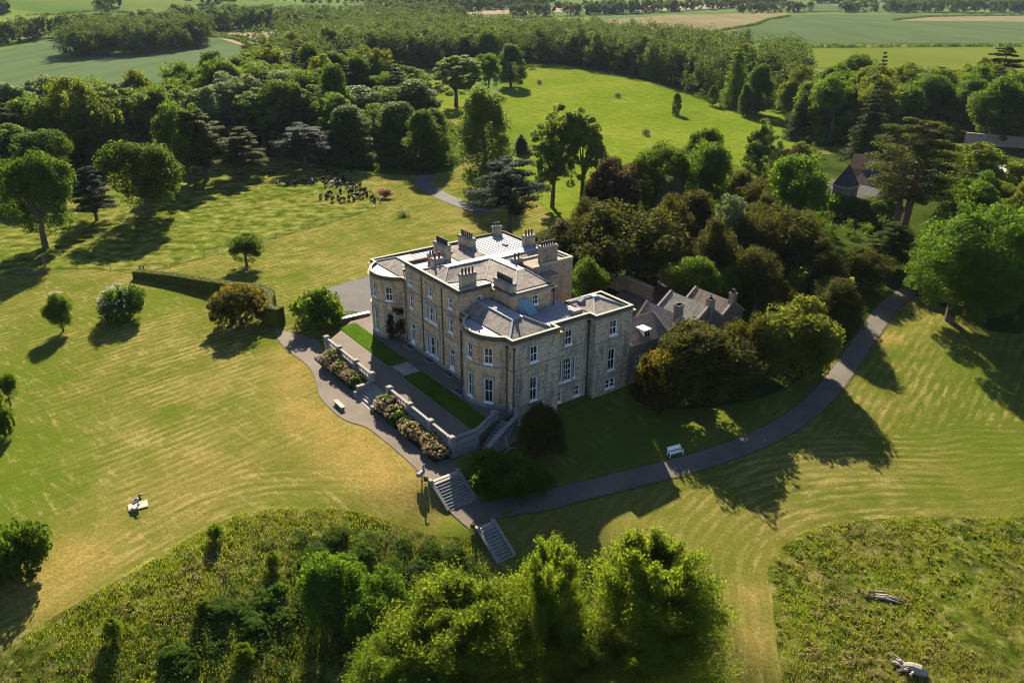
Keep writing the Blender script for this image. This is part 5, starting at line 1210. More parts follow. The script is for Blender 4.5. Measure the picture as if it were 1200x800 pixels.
# saplings in pasture and right-hand wood notables
T(837, 101, 11, 8.5, 'dark', "upper of two slim saplings on the bright pasture's right side")
T(875, 100, 14, 12, 'dark', "lower, taller of two slim saplings on the bright pasture's right side")
T(794, 110, 12, 8.5, 'dark', "slim dark sapling in the middle of the bright pasture")
T(868, 52, 34, 26, 'fir', "tall pointed conifer at the end of the belt beyond the saplings")
T(893, 78, 36, 19, 'dark', "dark dome-shaped tree right of the tall pointed conifer")
T(1010, 63, 42, 18, 'oak', "round dark crown against the yellow-green field")
T(1038, 60, 24, 25, 'spruce', "dark spiky spruce against the yellow-green field")
T(946, 66, 20, 14, 'pale', "little pale tree on the near edge of the yellow-green field")
T(1182, 55, 56, 26, 'cedar', "dark ragged pine against the fields near the right edge", var=0)
T(985, 84, 64, 23, 'mid', "broad mid green tree in the wood right of the bright pasture")
T(1085, 74, 64, 21, 'mid', "large green crown in the right wood below the spiky spruce")
T(1030, 100, 46, 22, 'spruce', "dark conifer in the shaded heart of the right wood")

# woods: trees one cannot tell apart share a label
def in_wood(W, n, kinds, hmin, hmax, rk, group, labels, mind, order=None):
    W = np.array(W); x0, y0 = W.min(0); x1, y1 = W.max(0); got = 0; tries = 0
    while got < n and tries < 20000:
        tries += 1; x, y = RNG.uniform(x0, x1), RNG.uniform(y0, y1)
        if not inpoly(W, np.array([x]), np.array([y]))[0]: continue
        if any((x - a) ** 2 + (y - b) ** 2 < (mind * (.7 + .04 * c)) ** 2 for a, b, c in TREES): continue
        px, py, z = proj((x, y, 0))
        if px < -70 or px > 1270: continue
        k = kinds[RNG.integers(len(kinds))]; h = RNG.uniform(hmin, hmax); r = h * RNG.uniform(*rk) * (0.7 if k in ('spruce', 'fir', 'dark') else 1)
        plant(k, x, y, h, r, labels[k], group + " (" + k + ")"); got += 1
    return got
LAB = {'oak': 'dark spreading broadleaf tree', 'mid': 'mid green broadleaf tree', 'dark': 'narrow dark green tree', 'pale': 'pale grey-green tree', 'spruce': 'dark pointed spruce', 'fir': 'broad pointed conifer', 'olive': 'olive green broadleaf tree', 'bright': 'fresh green broadleaf tree', 'open': 'tall loose-crowned tree'}
def labs(where): return {k: v + ' ' + where for k, v in LAB.items()}
WLw, WBw, WRw = px2w(WL, 1), px2w(WB, 1), px2w(WR, 1)
WLp = px2w([(-120, 255), (-120, 176), (60, 174), (140, 162), (230, 146), (300, 126), (350, 118), (420, 120), (480, 126), (520, 150), (500, 166), (440, 168), (380, 172), (330, 180), (285, 180), (230, 182), (190, 182), (130, 198), (60, 212), (20, 240)], 1)
n1 = in_wood(WLp, 90, ['oak', 'mid', 'mid', 'pale', 'dark', 'spruce', 'olive', 'open'], 18, 25, (.38, .5), 'left wood', labs('in the wood behind the cow pasture'), 5.0)
WRp = px2w([(918, 150), (940, 138), (1000, 130), (1100, 128), (1290, 128), (1290, 178), (1130, 170), (1060, 160), (1000, 172), (940, 172)], 1)
n3 = in_wood(WRp, 62, ['oak', 'mid', 'mid', 'dark', 'olive', 'spruce', 'bright'], 16, 21.5, (.4, .52), 'right wood', labs('in the wood right of the bright pasture'), 4.2)
FB = px2w([(612, 72), (650, 73), (700, 81), (760, 93), (820, 109), (880, 119), (915, 126), (930, 112), (880, 108), (820, 98), (760, 84), (700, 73), (650, 66), (600, 64), (520, 70), (440, 72), (380, 79), (330, 92), (290, 96), (300, 108), (350, 98), (380, 88), (440, 80), (520, 77), (580, 80)], 1)
n2 = in_wood(FB, 62, ['oak', 'mid', 'mid', 'pale', 'dark', 'fir', 'olive'], 18, 24, (.36, .48), 'belt front', labs('along the front of the belt beyond the bright pasture'), 5.0)
GAP = px2w([(690, 290), (690, 240), (760, 228), (830, 215), (890, 225), (920, 275), (960, 335), (975, 350), (940, 320), (860, 300), (790, 270)], 1)
n4 = in_wood(GAP, 16, ['yew'], 8, 12, (.4, .5), 'garden yews', {'yew': 'small shaded yew filling the garden grove between the lane and the stables'}, 5.5)
RG = px2w([(1060, 345), (1100, 300), (1110, 240), (1290, 240), (1290, 330), (1200, 375), (1110, 352)], 1)
n5 = in_wood(RG, 10, ['olive', 'mid', 'bright'], 10, 14, (.4, .5), 'right grove', labs('in the grove behind the huge green tree'), 6.0)
print('trees', len(TREES), n1, n2, n3, n4, n5)

# far woods that read as one mass
def mass(name, pts_w, dens, h0, h1, nq, size, mat, seed, rk=(.32, .42), zoff=0.0):
    rng = np.random.default_rng(seed); W = np.array(pts_w); x0, y0 = W.min(0); x1, y1 = W.max(0); n = int((x1 - x0) * (y1 - y0) * dens)
    x = rng.uniform(x0, x1, n); y = rng.uniform(y0, y1, n); ok = inpoly(W, x, y); x, y = x[ok], y[ok]; n = len(x)
    h = rng.uniform(h0 * .75, h1 * 1.1, n); r = h * rng.uniform(rk[0] * .8, rk[1] * 1.1, n); z = g(x, y)
    k = 14; d = unit(rng.normal(size=(n, k, 3))); d[..., 2] = np.where(rng.random((n, k)) < .6, np.abs(d[..., 2]), d[..., 2])
    C = np.stack([x, y, z + h * .5], 1)[:, None] + d * np.stack([r * .8, r * .8, h * .44], 1)[:, None] * rng.uniform(.75, 1.05, (n, k, 1))
    V = clump_cloud(C.reshape(-1, 3), np.repeat(r * .36, k) * rng.uniform(.6, 1.25, n * k), nq * 2, size * .5, up=.35, rng=rng, flat=1.0)
    me = np_mesh(name, V, quads(len(V) // 4)); me.materials.append(M[mat]); o = link(name, me); o["kind"] = "stuff"; return o
def strip(pts_px, depth):
    c = [hit(*p)[:2] for p in pts_px]; b = [np.array(p) + unit(np.array(p)) * depth for p in c]; return c + b[::-1]
mass('far_wood', WBw, 1 / 48, 15, 22, 17, 1.1, 'L_far', 1)
mass('far_wood', px2w([(74, 66), (74, 69), (120, 69), (180, 64), (243, 55), (246, 50), (240, 46), (200, 47), (130, 52), (85, 60)], 1), 1 / 36, 17, 21, 22, 1.2, 'L_far', 2)
mass('far_wood', strip([(-200, 62), (0, 54), (60, 47), (120, 43), (200, 38)], 42), 1 / 60, 14, 18, 18, 1.6, 'L_far', 3)
mass('far_wood', strip([(195, 42), (250, 38), (300, 37), (345, 34)], 70), 1 / 60, 15, 21, 18, 1.6, 'L_far', 4)
mass('far_wood', px2w([(325, 50), (345, 58), (400, 46), (470, 40), (520, 36), (560, 32), (540, 26), (470, 24), (420, 24), (360, 30), (330, 38)], 1), 1 / 90, 15, 21, 18, 1.6, 'L_far', 5)
mass('far_wood', strip([(440, 20), (520, 15), (600, 11.5), (640, 9.5)], 60), 1 / 90, 15, 19, 16, 2.2, 'L_far', 6)
mass('far_wood', strip([(600, 22.5), (650, 20), (700, 18), (780, 15), (830, 12), (880, 8.5), (920, 6.5)], 50), 1 / 90, 14, 18, 16, 2.0, 'L_far', 7)
mass('far_wood', strip([(862, 16), (890, 15.6), (945, 15), (950, 14.6)], 30), 1 / 90, 12, 16, 16, 1.8, 'L_far', 8)
mass('far_wood', strip([(985, 15.2), (1010, 15), (1035, 14.7)], 40), 1 / 90, 13, 17, 16, 1.8, 'L_far', 81)
mass('far_wood', strip([(1035, 15.5), (1100, 15.5), (1180, 15.5), (1300, 16)], 60), 1 / 90, 16, 21, 16, 1.8, 'L_far', 9)
mass('far_wood', strip([(-100, 20), (-20, 17), (18, 19)], 40), 1 / 60, 12, 15, 16, 1.6, 'L_far', 10)
mass('far_wood', strip([(112, 5), (160, 6), (235, 4)], 80), 1 / 200, 15, 20, 14, 2.6, 'L_far', 11)
mass('far_wood', strip([(240, 6), (400, 3.5), (480, 5), (560, 3), (650, 3)], 60), 1 / 160, 12, 17, 14, 2.6, 'L_far', 12)
mass('far_wood', strip([(950, 5), (1050, 4), (1120, 5), (1200, 3.5), (1300, 4)], 60), 1 / 160, 12, 17, 14, 2.6, 'L_far', 13)
mass('far_wood', strip([(-200, -6), (200, -7), (600, -8), (1000, -8), (1400, -7)], 300), 1 / 1500, 14, 20, 12, 6, 'L_far', 14)
mass('far_wood', px2w([(-120, 150), (0, 150), (60, 152), (140, 141), (230, 127), (300, 108), (310, 100), (230, 116), (140, 130), (60, 140), (-120, 142)], 1), 1 / 40, 7, 10, 24, .9, 'L_far', 15)
mass('far_wood', px2w([(920, 120), (1000, 112), (1100, 108), (1290, 106), (1290, 96), (1100, 98), (1000, 100), (930, 102)], 1), 1 / 40, 5, 8, 24, .9, 'L_far', 16)
for W_, sd in ((WLw, 51), (WRw, 52), (GAP, 53), (RG, 54), (px2w([(905, 190), (960, 170), (960, 185), (900, 205), (840, 215), (760, 225), (690, 245), (700, 225), (800, 208), (870, 195)], 1), 55), (px2w([(1040, 345), (1060, 340), (1110, 360), (1190, 390), (1200, 380), (1110, 340), (1060, 325)], 1), 56), (px2w([(940, 262), (975, 248), (1010, 255), (1070, 262), (1060, 320), (1000, 330), (950, 300)], 1), 57)):
    mass('undergrowth', W_, 1 / 13, 1.4, 3.2, 9, .34, 'L_oak' if sd % 2 else 'L_mid', sd, (.5, .8))
# hedgerows between fields
def hedge_line(pts_px, h, wd, label, dens=2.2, size=.5):
    P = [hit(*p)[:2] for p in pts_px]; rng = np.random.default_rng(len(label)); C = []
    for a, b in zip(P[:-1], P[1:]):
        L = np.linalg.norm(b - a); n = int(L / .8)
        for i in range(n):
            if rng.random() < .06: continue
            p = a + (b - a) * rng.random(); C.append((p[0], p[1], float(g(p[0], p[1])) + h * .45 * rng.uniform(.7, 1.25)))
    C = np.array(C); V = clump_cloud(C, np.full(len(C), wd) * rng.uniform(.7, 1.2, len(C)), int(10 * dens), size, rng=rng, flat=.8)
    me = np_mesh('hedgerow', V, quads(len(V) // 4)); o = link('hedgerow', me, None, M['L_oak']); tag(o, label, 'hedge'); return o
hedge_line([(930, 56.5), (1040, 56), (1120, 55.5), (1300, 55)], 3.6, 2.2, "dark hedge line between the sea-green crop and yellow-green field")
hedge_line([(820, 43), (845, 37), (885, 30), (900, 24), (926, 19.5)], 3.0, 2.2, "hedge running away between tan field and sea-green crop")
hedge_line([(1045, 24.5), (1090, 20.5), (1200, 18.5)], 3.0, 2.2, "thin hedge along the tan strip in the sea-green crop")
hedge_line([(246, 43), (275, 47), (293, 53)], 3.0, 2.0, "nearer of two parallel hedges beside the bare stubble field")
hedge_line([(248, 41), (280, 44.5), (302, 51)], 3.0, 2.0, "farther of two parallel hedges beside the bare stubble field")
hedge_line([(32, 19), (75, 16.5), (112, 13), (158, 16)], 2.4, 2.4, "hedge crossing the pale green hill")
# ------------------------------------------------------------------ clipped hedge
def hedge_solid(name, pts_px, h, wd, label, lift=None):
    P = smooth([hit(x, y)[:2] for x, y in pts_px], 6); V = []; rng = np.random.default_rng(5)
    m = MB(); hs = h if hasattr(h, '__len__') else [h] * len(P)
    hs = np.interp(np.linspace(0, 1, len(P)), np.linspace(0, 1, len(hs)), hs)
    core = MB()
    rows = []
    for i, p in enumerate(P):
        d = P[min(i + 1, len(P) - 1)] - P[max(0, i - 1)]; d /= np.linalg.norm(d); n = np.array([-d[1], d[0]]); z = float(g(*p)); H = hs[i]; w = wd / 2
        rows.append([(*(p - n * w), z - .3), (*(p - n * w), z + H - .12), (*(p - n * (w - .15)), z + H), (*(p + n * (w - .15)), z + H), (*(p + n * w), z + H - .12), (*(p + n * w), z - .3)])
    for a, b in zip(rows[:-1], rows[1:]):
        for k in range(5): core.poly([a[k], b[k], b[k + 1], a[k + 1]])
    core.poly(rows[0]); core.poly(rows[-1][::-1])
    o = core.build(name, M['L_hedge']); tag(o, label, 'hedge')
    me = o.data; me.calc_loop_triangles()
    co = np.array([v.co for v in me.vertices]); pts, nrm = [], []
    for t in me.loop_triangles:
        a, b, c = co[list(t.vertices)]; ar = np.linalg.norm(np.cross(b - a, c - a)) / 2; k = int(ar * 26)
        r1, r2 = rng.random((2, k)); s = np.sqrt(r1); q = (1 - s)[:, None] * a + (s * (1 - r2))[:, None] * b + (s * r2)[:, None] * c
        pts.append(q); nrm.append(np.repeat([t.normal], k, 0))
    pts = np.concatenate(pts); nrm = np.concatenate(nrm)
    V = leaf_quads(pts + nrm * .03, unit(nrm + rng.normal(size=nrm.shape) * .5), .13 * (.6 + .8 * rng.random(len(pts))), .6, rng)
    fm = np_mesh('leaves', V, quads(len(V) // 4)); fm.materials.append(M['L_hedge']); link('leaves', fm, o)
    return o
hedge_solid('clipped_hedge', [(160, 325), (205, 332), (250, 342), (290, 350), (309, 354), (318, 361), (316, 370), (317, 378), (331, 381)], [1.3, 1.9, 2.6, 2.8, 2.8, 2.8], 1.6, "long clipped hedge curving round to the path gap on the left lawn")
hedge_solid('clipped_hedge', [(398, 378), (410, 377), (421, 379)], 1.4, 2.2, "short clipped green hedge at the terrace end near the left bow")

# ------------------------------------------------------------------ flower bed shrubs
def flower_shrub(seed, r, h, bl):
    rng = np.random.default_rng(seed); C = ell_points(34, (0, 0, h * .42), r * .85, h * .5, -.4, rng, .5, 1); C[:, 2] = np.maximum(C[:, 2], .1)
    V = clump_cloud(C, np.full(34, r * .3), 46, .13, up=.5, rng=rng)
    d = unit(rng.normal(size=(60, 3))); d[:, 2] = np.abs(d[:, 2]) * .9; Cf = np.array((0, 0, h * .45)) + d * np.array((r * 1.02, r * 1.02, h * .62))
    Vf = clump_cloud(Cf, np.full(60, .15), 12, .1, up=.6, rng=rng)
    return V, Vf
FS = []
for i, (r, h) in enumerate(((.95, 1.25), (1.1, 1.5), (.85, 1.1))):
    V, Vf = flower_shrub(300 + i, r, h, 1)
    a = np_mesh('foliage', V, quads(len(V) // 4)); a.materials.append(M['L_nettle']); b = np_mesh('blossom', Vf, quads(len(Vf) // 4)); b.materials.append(M['F_pink']); FS.append((a, b))
    a2 = np_mesh('foliage', V, quads(len(V) // 4)); a2.materials.append(M['L_bright'])
    FS.append((a2, None))
rng6 = np.random.default_rng(66)
bed = [(u, True) for u in np.arange(-27.6, -18.6, 1.12)] + [(u, False) for u in np.arange(-11.9, 1.9, 1.12)]
for k, (u, left) in enumerate(bed):
    green = (k % 5 == 3) or u < -26.5 or (not left and u < -11)
    i = 2 * (k % 3) + (1 if green else 0); a, b = FS[i]; v = -10.9 + rng6.uniform(-.35, .3); x, y = uv2w(u, v)
    side = 'left' if left else 'right'
    lab = ("green leafy bush" if green else "bush covered in faded pink blossom") + " in the flower bed " + side + " of the garden steps"
    e = empty('flowering_bush', (x, y, -1.25), rng6.random() * 6, lab, 'bush', ("green" if green else "pink") + " bushes in the " + side + " flower bed"); s = rng6.uniform(1.05, 1.45); e.scale = (s, s, s)
    link('foliage', a, e)
    if b: link('blossom', b, e)
# cream blossom on the lawn shrub
e = [o for o in bpy.data.objects if o.get('label', '').startswith('dark shrub topped with cream')][0]
H, R = KIND['darkshrub'][0][:2]
rr = np.random.default_rng(9); d = unit(rr.normal(size=(70, 3))); d[:, 2] = np.abs(d[:, 2]); C = np.array((0, 0, H * .38)) + d * np.array((R * .92, R * .92, H * .62)); V = clump_cloud(C, np.full(70, .28), 12, .13, up=.8, rng=rr)
bm_ = np_mesh('blossom', V, quads(len(V) // 4)); bm_.materials.append(M['F_white']); link('blossom', bm_, e)
# ivy on the left bow
rr = np.random.default_rng(12); pts, nn = [], []
iv = []
for k in range(70):
    a_ = R_(rr.uniform(30, 60)); t = rr.random(); z = 0.1 + 4.6 * t * (1 if rr.random() < .5 else .6); u = -29.6 + 4.72 * math.sin(a_); v = 2.33 - 4.72 * math.cos(a_)
    if z > 3.9 and a_ < R_(44): continue
    iv.append((u, v, z))
V = clump_cloud(np.array(iv), np.full(len(iv), .42), 40, .12, up=.2, rng=rr)
im = np_mesh('climbing_plant', V, quads(len(V) // 4)); im.materials.append(M['L_copper']); o = hobj(link('climbing_plant', im)); tag(o, "dark climbing plant on the wall between left bow and centre", 'climber')

# ------------------------------------------------------------------ meadow vegetation
def tufts(name, poly, dens, blades, h0, h1, wd, mat, seed, keep=None, spread=.18):
    rng = np.random.default_rng(seed); W = np.array(poly); x0, y0 = W.min(0); x1, y1 = W.max(0); x0 = max(x0, -75); x1 = min(x1, 75); y0 = max(y0, 36)
    n = int((x1 - x0) * (y1 - y0) * dens); x = rng.uniform(x0, x1, n); y = rng.uniform(y0, y1, n); ok = inpoly(W, x, y)
    if keep is not None: ok &= keep(x, y, rng)
    x, y = x[ok], y[ok]; n = len(x); z = g(x, y)
    base = np.repeat(np.stack([x, y, z + .03], 1), blades, 0) + rng.normal(size=(n * blades, 3)) * (spread, spread, 0)
    a = rng.random(n * blades) * 6.283; h = rng.uniform(h0, h1, n * blades); ln = rng.uniform(.15, .75, n * blades) * h
    dirv = np.stack([np.cos(a) * ln, np.sin(a) * ln, h], 1); side = np.stack([-np.sin(a), np.cos(a), np.zeros_like(a)], 1) * (wd * rng.uniform(.6, 1.4, n * blades))[:, None]
    V = np.stack([base - side, base + side, base + dirv * .62 + side * .9 , base + dirv * .62 - side * .9], 1)
    V[:, 2] += 0; V[:, 3] = base + dirv
    V = V.reshape(-1, 3); me = np_mesh(name, V, quads(len(V) // 4)); me.materials.append(M[mat]); o = link(name, me); o["kind"] = "stuff"; return o
def patch(seed, sc, thr):
    r = np.random.default_rng(seed); ph = r.random((6, 2)) * 6.28; fr = r.normal(size=(6, 2)) * sc
    return lambda x, y, rng: (sum(np.sin(fr[i, 0] * x + ph[i, 0] + fr[i, 1] * y) for i in range(6)) / 6 + rng.normal(size=len(x)) * .12) > thr
tufts('meadow_grass', ML, 14, 6, .12, .36, .02, 'L_grass', 1, patch(31, .5, -.06), .3); tufts('meadow_grass', MR, 13, 6, .12, .34, .02, 'L_grass', 2, patch(32, .5, -.06), .3)
tufts('dry_grass', ML, 5, 5, .2, .5, .02, 'L_straw', 3, patch(33, .45, .1)); tufts('dry_grass', MR, 7, 5, .2, .5, .02, 'L_straw', 4, patch(34, .45, .04))
def weeds(poly, seed, dens, thr, h, region=None, mat='L_nettle', edge=1.2):
    rng = np.random.default_rng(seed); W = np.array(poly); x0, y0 = W.min(0); x1, y1 = W.max(0); x0 = max(x0, -75); x1 = min(x1, 75); y0 = max(y0, 36)
    n = int((x1 - x0) * (y1 - y0) * dens); x = rng.uniform(x0, x1, n); y = rng.uniform(y0, y1, n); ok = inpoly(W, x, y) & patch(seed, .22, thr)(x, y, rng) & (seg_dist(W, x, y) > edge)
    if region is not None: ok &= inpoly(np.array(region), x, y)
    x, y = x[ok], y[ok]; n = len(x); hh = h * rng.uniform(.5, 1.3, n)
    C = np.stack([x, y, g(x, y) + hh * .6], 1); V = clump_cloud(C, hh * rng.uniform(.7, 1.6, n), 30, .09, up=.9, rng=rng, flat=.7, shell=.1)
    me = np_mesh('rank_weeds', V, quads(len(V) // 4)); me.materials.append(M[mat]); o = link('rank_weeds', me); o["kind"] = "stuff"; return o
weeds(ML, 41, .9, .1, .42); weeds(MR, 42, .3, .15, .36); weeds(ML, 44, 1.5, .0, .3, None, 'L_grass', .3); weeds(MR, 45, 1.3, .02, .28, None, 'L_grass', .3)
weeds(MR, 46, 1.2, -.1, .3, px2w([(930, 720), (1000, 690), (1100, 700), (1130, 760), (1080, 800), (1000, 830), (940, 820)], 1), 'L_straw'); weeds(ML, 47, .9, .0, .42, px2w([(120, 720), (260, 640), (330, 660), (330, 760), (200, 830)], 1), 'L_straw')
weeds(ML, 48, .5, .0, .8, None, 'L_oak'); weeds(MR, 49, .35, .1, .55, None, 'L_oak'); weeds(ML, 50, 1.4, -.9, 1.0, px2w([(430, 640), (470, 628), (540, 640), (575, 672), (590, 700), (520, 720), (450, 690)], 1), 'L_oak')
weeds(ML, 61, .12, -.1, 1.1, px2w([(280, 700), (330, 640), (420, 620), (540, 640), (590, 700), (560, 800), (300, 800)], 1), 'L_mid'); weeds(ML, 62, .04, -.2, .9, None, 'L_olive'); weeds(MR, 63, .03, .0, .7, None, 'L_olive')
weeds(ML, 43, 1.3, -.4, .8, px2w([(250, 680), (300, 640), (380, 612), (450, 625), (520, 640), (570, 668), (600, 720), (300, 800), (200, 800)], 1))
# low bramble bushes of the left meadow
SCR = px2w([(330, 668), (390, 630), (450, 632), (520, 642), (565, 672), (580, 700), (520, 730), (430, 720), (340, 740), (240, 790), (180, 780), (260, 715)], 1); SA = np.array(SCR); kb_ = 0; rb_ = np.random.default_rng(77)
while kb_ < 46:
    x, y = rb_.uniform(SA[:, 0].min(), SA[:, 0].max()), rb_.uniform(SA[:, 1].min(), SA[:, 1].max())
    if not inpoly(SA, np.array([x]), np.array([y]))[0]: continue
    kk = ('darkshrub', 'shrub', 'darkshrub', 'thicket')[kb_ % 4]; r_ = rb_.uniform(.65, 1.5)
    plant(kk, x, y, r_ * rb_.uniform(.5, .8), r_, {'darkshrub': 'low dark bramble bush in the scrubby part of the left meadow', 'shrub': 'low green scrub bush in the scrubby part of the left meadow', 'thicket': 'low bright leafy scrub bush in the left meadow'}[kk], kk + ' scrub in the left meadow', cat='bush', name='bramble_bush'); kb_ += 1
# young hawthorns with their shadows
for k, (x, y, h, w) in enumerate(((250, 616, 2.0, 15), (129, 727, 2.2, 17), (236, 703, 1.7, 14), (284, 757, 2.1, 18), (318, 648, 1.9, 13))):
    lab = ("sapling nearest the mown lawn edge in the rough meadow", "lower left sapling in the rough meadow", "darker sapling between the two yellowish ones in the meadow", "yellowish sapling nearest the bottom edge of the left meadow", "dark small sapling beside the brambles in the left meadow")[k]
    T(x, y, w * 1.5, h * .9, 'larch', lab, name='sapling_tree', var=k % 3)

# ------------------------------------------------------------------ cattle
def cow_mesh(graze, seed):
    S = 1.0
    hd = (0.62, .42) if graze else (1.02, 1.38)
    vs = [(-.75, 0, 1.12), (-.35, 0, 1.14), (.1, 0, 1.12), (.55, 0, 1.12), (.8, 0, 1.08), ((1.05, 0, .8) if graze else (1.05, 0, 1.28)), ((1.25, 0, .42) if graze else (1.3, 0, 1.4)), ((1.36, 0, .14) if graze else (1.58, 0, 1.26)),
          (-.95, 0, 1.15), (-1.05, 0, .85), (-1.04, 0, .5)]
    ed = [(0, 1), (1, 2), (2, 3), (3, 4), (4, 5), (5, 6), (6, 7), (0, 8), (8, 9), (9, 10)]
    rad = [(.30, .33), (.33, .37), (.34, .40), (.30, .38), (.22, .28), (.15, .2), (.13, .16), (.08, .085), (.07, .07), (.035, .035), (.05, .05)]
    for sx, root, bend in ((-.72, 0, -.1), (.6, 3, .06)):
        for sy in (-1, 1):
            b = len(vs); vs += [(sx, sy * .2, .78), (sx + bend, sy * .21, .45), (sx + bend * .35, sy * .21, .2), (sx + bend * .3 + .03, sy * .21, .03)]
            ed += [(root, b), (b, b + 1), (b + 1, b + 2), (b + 2, b + 3)]; rad += [(.16, .15), (.085, .085), (.065, .065), (.075, .075)]
    for sy in (-1, 1):
        b = len(vs); p = vs[6]; vs.append((p[0] - .1, sy * .22, p[2] + .08)); ed.append((6, b)); rad.append((.05, .03))
    me = bpy.data.meshes.new('cow'); me.from_pydata(vs, ed, []); me.update(); o = bpy.data.objects.new('tmp', me); COL.objects.link(o)
    sk = o.modifiers.new('s', 'SKIN'); sk.use_smooth_shade = True; sb = o.modifiers.new('d', 'SUBSURF'); sb.levels = 1
    sv_ = me.skin_vertices[0].data
    for i, r in enumerate(rad): sv_[i].radius = r
    sv_[0].use_root = True
    bpy.context.view_layer.update(); dg = bpy.context.evaluated_depsgraph_get(); out = bpy.data.meshes.new_from_object(o.evaluated_get(dg)); out.name = 'cow'
    bpy.data.objects.remove(o); return out
def hide(name, a, b, thr=.5):
    t = NT(name); n = t.noise(t.coord(), 1.3, 2, .4); c = t.ramp(n, [(thr - .01, a), (thr + .01, b)]); return t.fin(c, .9, .04)
HIDES = [hide('black_hide', (.012, .01, .01), (.02, .016, .014)), hide('brown_hide', (.10, .045, .018), (.2, .10, .045)), hide('pied_hide', (.015, .012, .012), (.62, .56, .48), .56), hide('pale_hide', (.55, .47, .38), (.6, .52, .42))]
CM = {}
for gz in (0, 1):
    base = cow_mesh(gz, 1)
    for hi in range(4):
        m_ = base.copy(); m_.materials.clear(); m_.materials.append(HIDES[hi]); CM[(gz, hi)] = m_
cows = [(318, 203, 0), (327, 214, 2), (337, 214, 0), (347, 211, 0), (346, 215, 0), (357, 212, 0), (367, 212, 2), (383, 201, 0), (393, 205, 0), (379, 210, 0), (386, 209, 1), (382, 216, 0), (389, 215, 3), (395, 216, 0), (393, 212, 1), (399, 214, 2), (402, 210, 0), (405, 213, 0), (407, 217, 1), (412, 221, 2), (411, 225, 0), (418, 220, 1), (424, 224, 0), (430, 227, 0), (424, 230, 1), (436, 232, 0), (439, 234, 0), (399, 224, 0), (376, 230, 1), (383, 230, 0), (386, 227, 0), (390, 234, 0), (397, 231, 2), (401, 234, 1), (409, 232, 0), (415, 232, 2), (417, 230, 0), (412, 201, 0), (422, 217, 0), (414, 217, 0), (428, 222, 1)]
COWL = {0: "black cow in the herd gathered by the pasture fence", 1: "reddish brown cow in the herd gathered by the pasture fence", 2: "black and white cow in the herd gathered by the pasture fence", 3: "single pale cow in the middle of the herd by the pasture fence"}
for k, (x, y, hi) in enumerate(cows):
    p = hit(x, y + 2.5); gz = 1 if (k * 7) % 10 < 5 else 0
    o = link('cow', CM[(gz, hi)]); o.location = p; o.rotation_euler = (0, 0, R_(92) + rng6.normal() * .38); s = rng6.uniform(.84, .96); o.scale = (s, s * 1.1, s)
    tag(o, COWL[hi] if hi != 3 else COWL[3], 'cow', None if hi == 3 else ('black', 'brown', 'pied', '')[hi] + ' cows in the herd')

# ------------------------------------------------------------------ fences
def post_fence(name, pts_px, step, h, label, wires=(.35, .7, 1.05), r=.06, up=0):
    P = [hit(*p)[:2] for p in pts_px]; f = empty(name, (P[0][0], P[0][1], float(g(*P[0]))), 0, label, 'fence'); o0 = np.array(f.location); acc = []
    for a, b in zip(P[:-1], P[1:]):
        L = np.linalg.norm(b - a); k = max(1, round(L / step)); acc += [a + (b - a) * i / k for i in range(k)]
    acc.append(P[-1]); acc = acc[:98]; pm = MB(); pm.box(-r, r, -r, r, -.3, h); first = None; w = MB()
    for i, q in enumerate(acc):
        if first is None: first = pm.build('post', M['timber'], f); o = first
        else: o = first.copy(); COL.objects.link(o)
        o.location = (q[0] - o0[0], q[1] - o0[1], float(g(*q)) - o0[2])
    for z in wires: w.tube([(q[0] - o0[0], q[1] - o0[1], float(g(*q)) - o0[2] + z) for q in acc], .012, 3)
    w.build('wire', M['iron'], f); return f
post_fence('wire_fence', COWF[2:18], 4.6, 0.95, "post and wire fence along the lower edge of the cow pasture", r=.04)
bt = empty('brush_pile', tuple(hit(36, 320)), 0, "heap of cut branches beside the gate post on the left lawn", 'brush pile'); m = MB()
for k in range(26): a_ = rng6.random() * 3.14; L = rng6.uniform(.8, 2.2); c_ = np.array((rng6.normal() * 1.6, rng6.normal() * .5, .15 + .3 * rng6.random())); d_ = np.array((math.cos(a_), math.sin(a_) * .5, .25 * rng6.normal())) * L; m.tube([c_ - d_, c_ + d_], [.06, .02], 4)
m.build('branches', M['timber'], bt)
gp_ = hit(53, 313); q = MB(); q.box(-.12, .12, -.12, .12, -.3, 1.7); q.box(-.16, .16, -.16, .16, 1.7, 1.8); o = q.build('gate_post', M['timber']); o.location = gp_; tag(o, "stout dark gate post at the end of the brush heap", 'post')
for k, (x, y) in enumerate(((165, 320), (169, 320))):
    q = MB(); q.box(-.1, .1, -.1, .1, -.3, 1.5); q.box(-.13, .13, -.13, .13, 1.5, 1.56); o = q.build('gate_post', M['timber']); o.location = hit(x, y); tag(o, ("left" if k == 0 else "right") + " of the two posts at the far end of the clipped hedge", 'post')
post_fence('paling_fence', [(601, 577), (612, 575), (622, 573), (633, 571)], .8, 1.2, "short paling fence in the shade beside the drive", (.5, 1.0), .06)
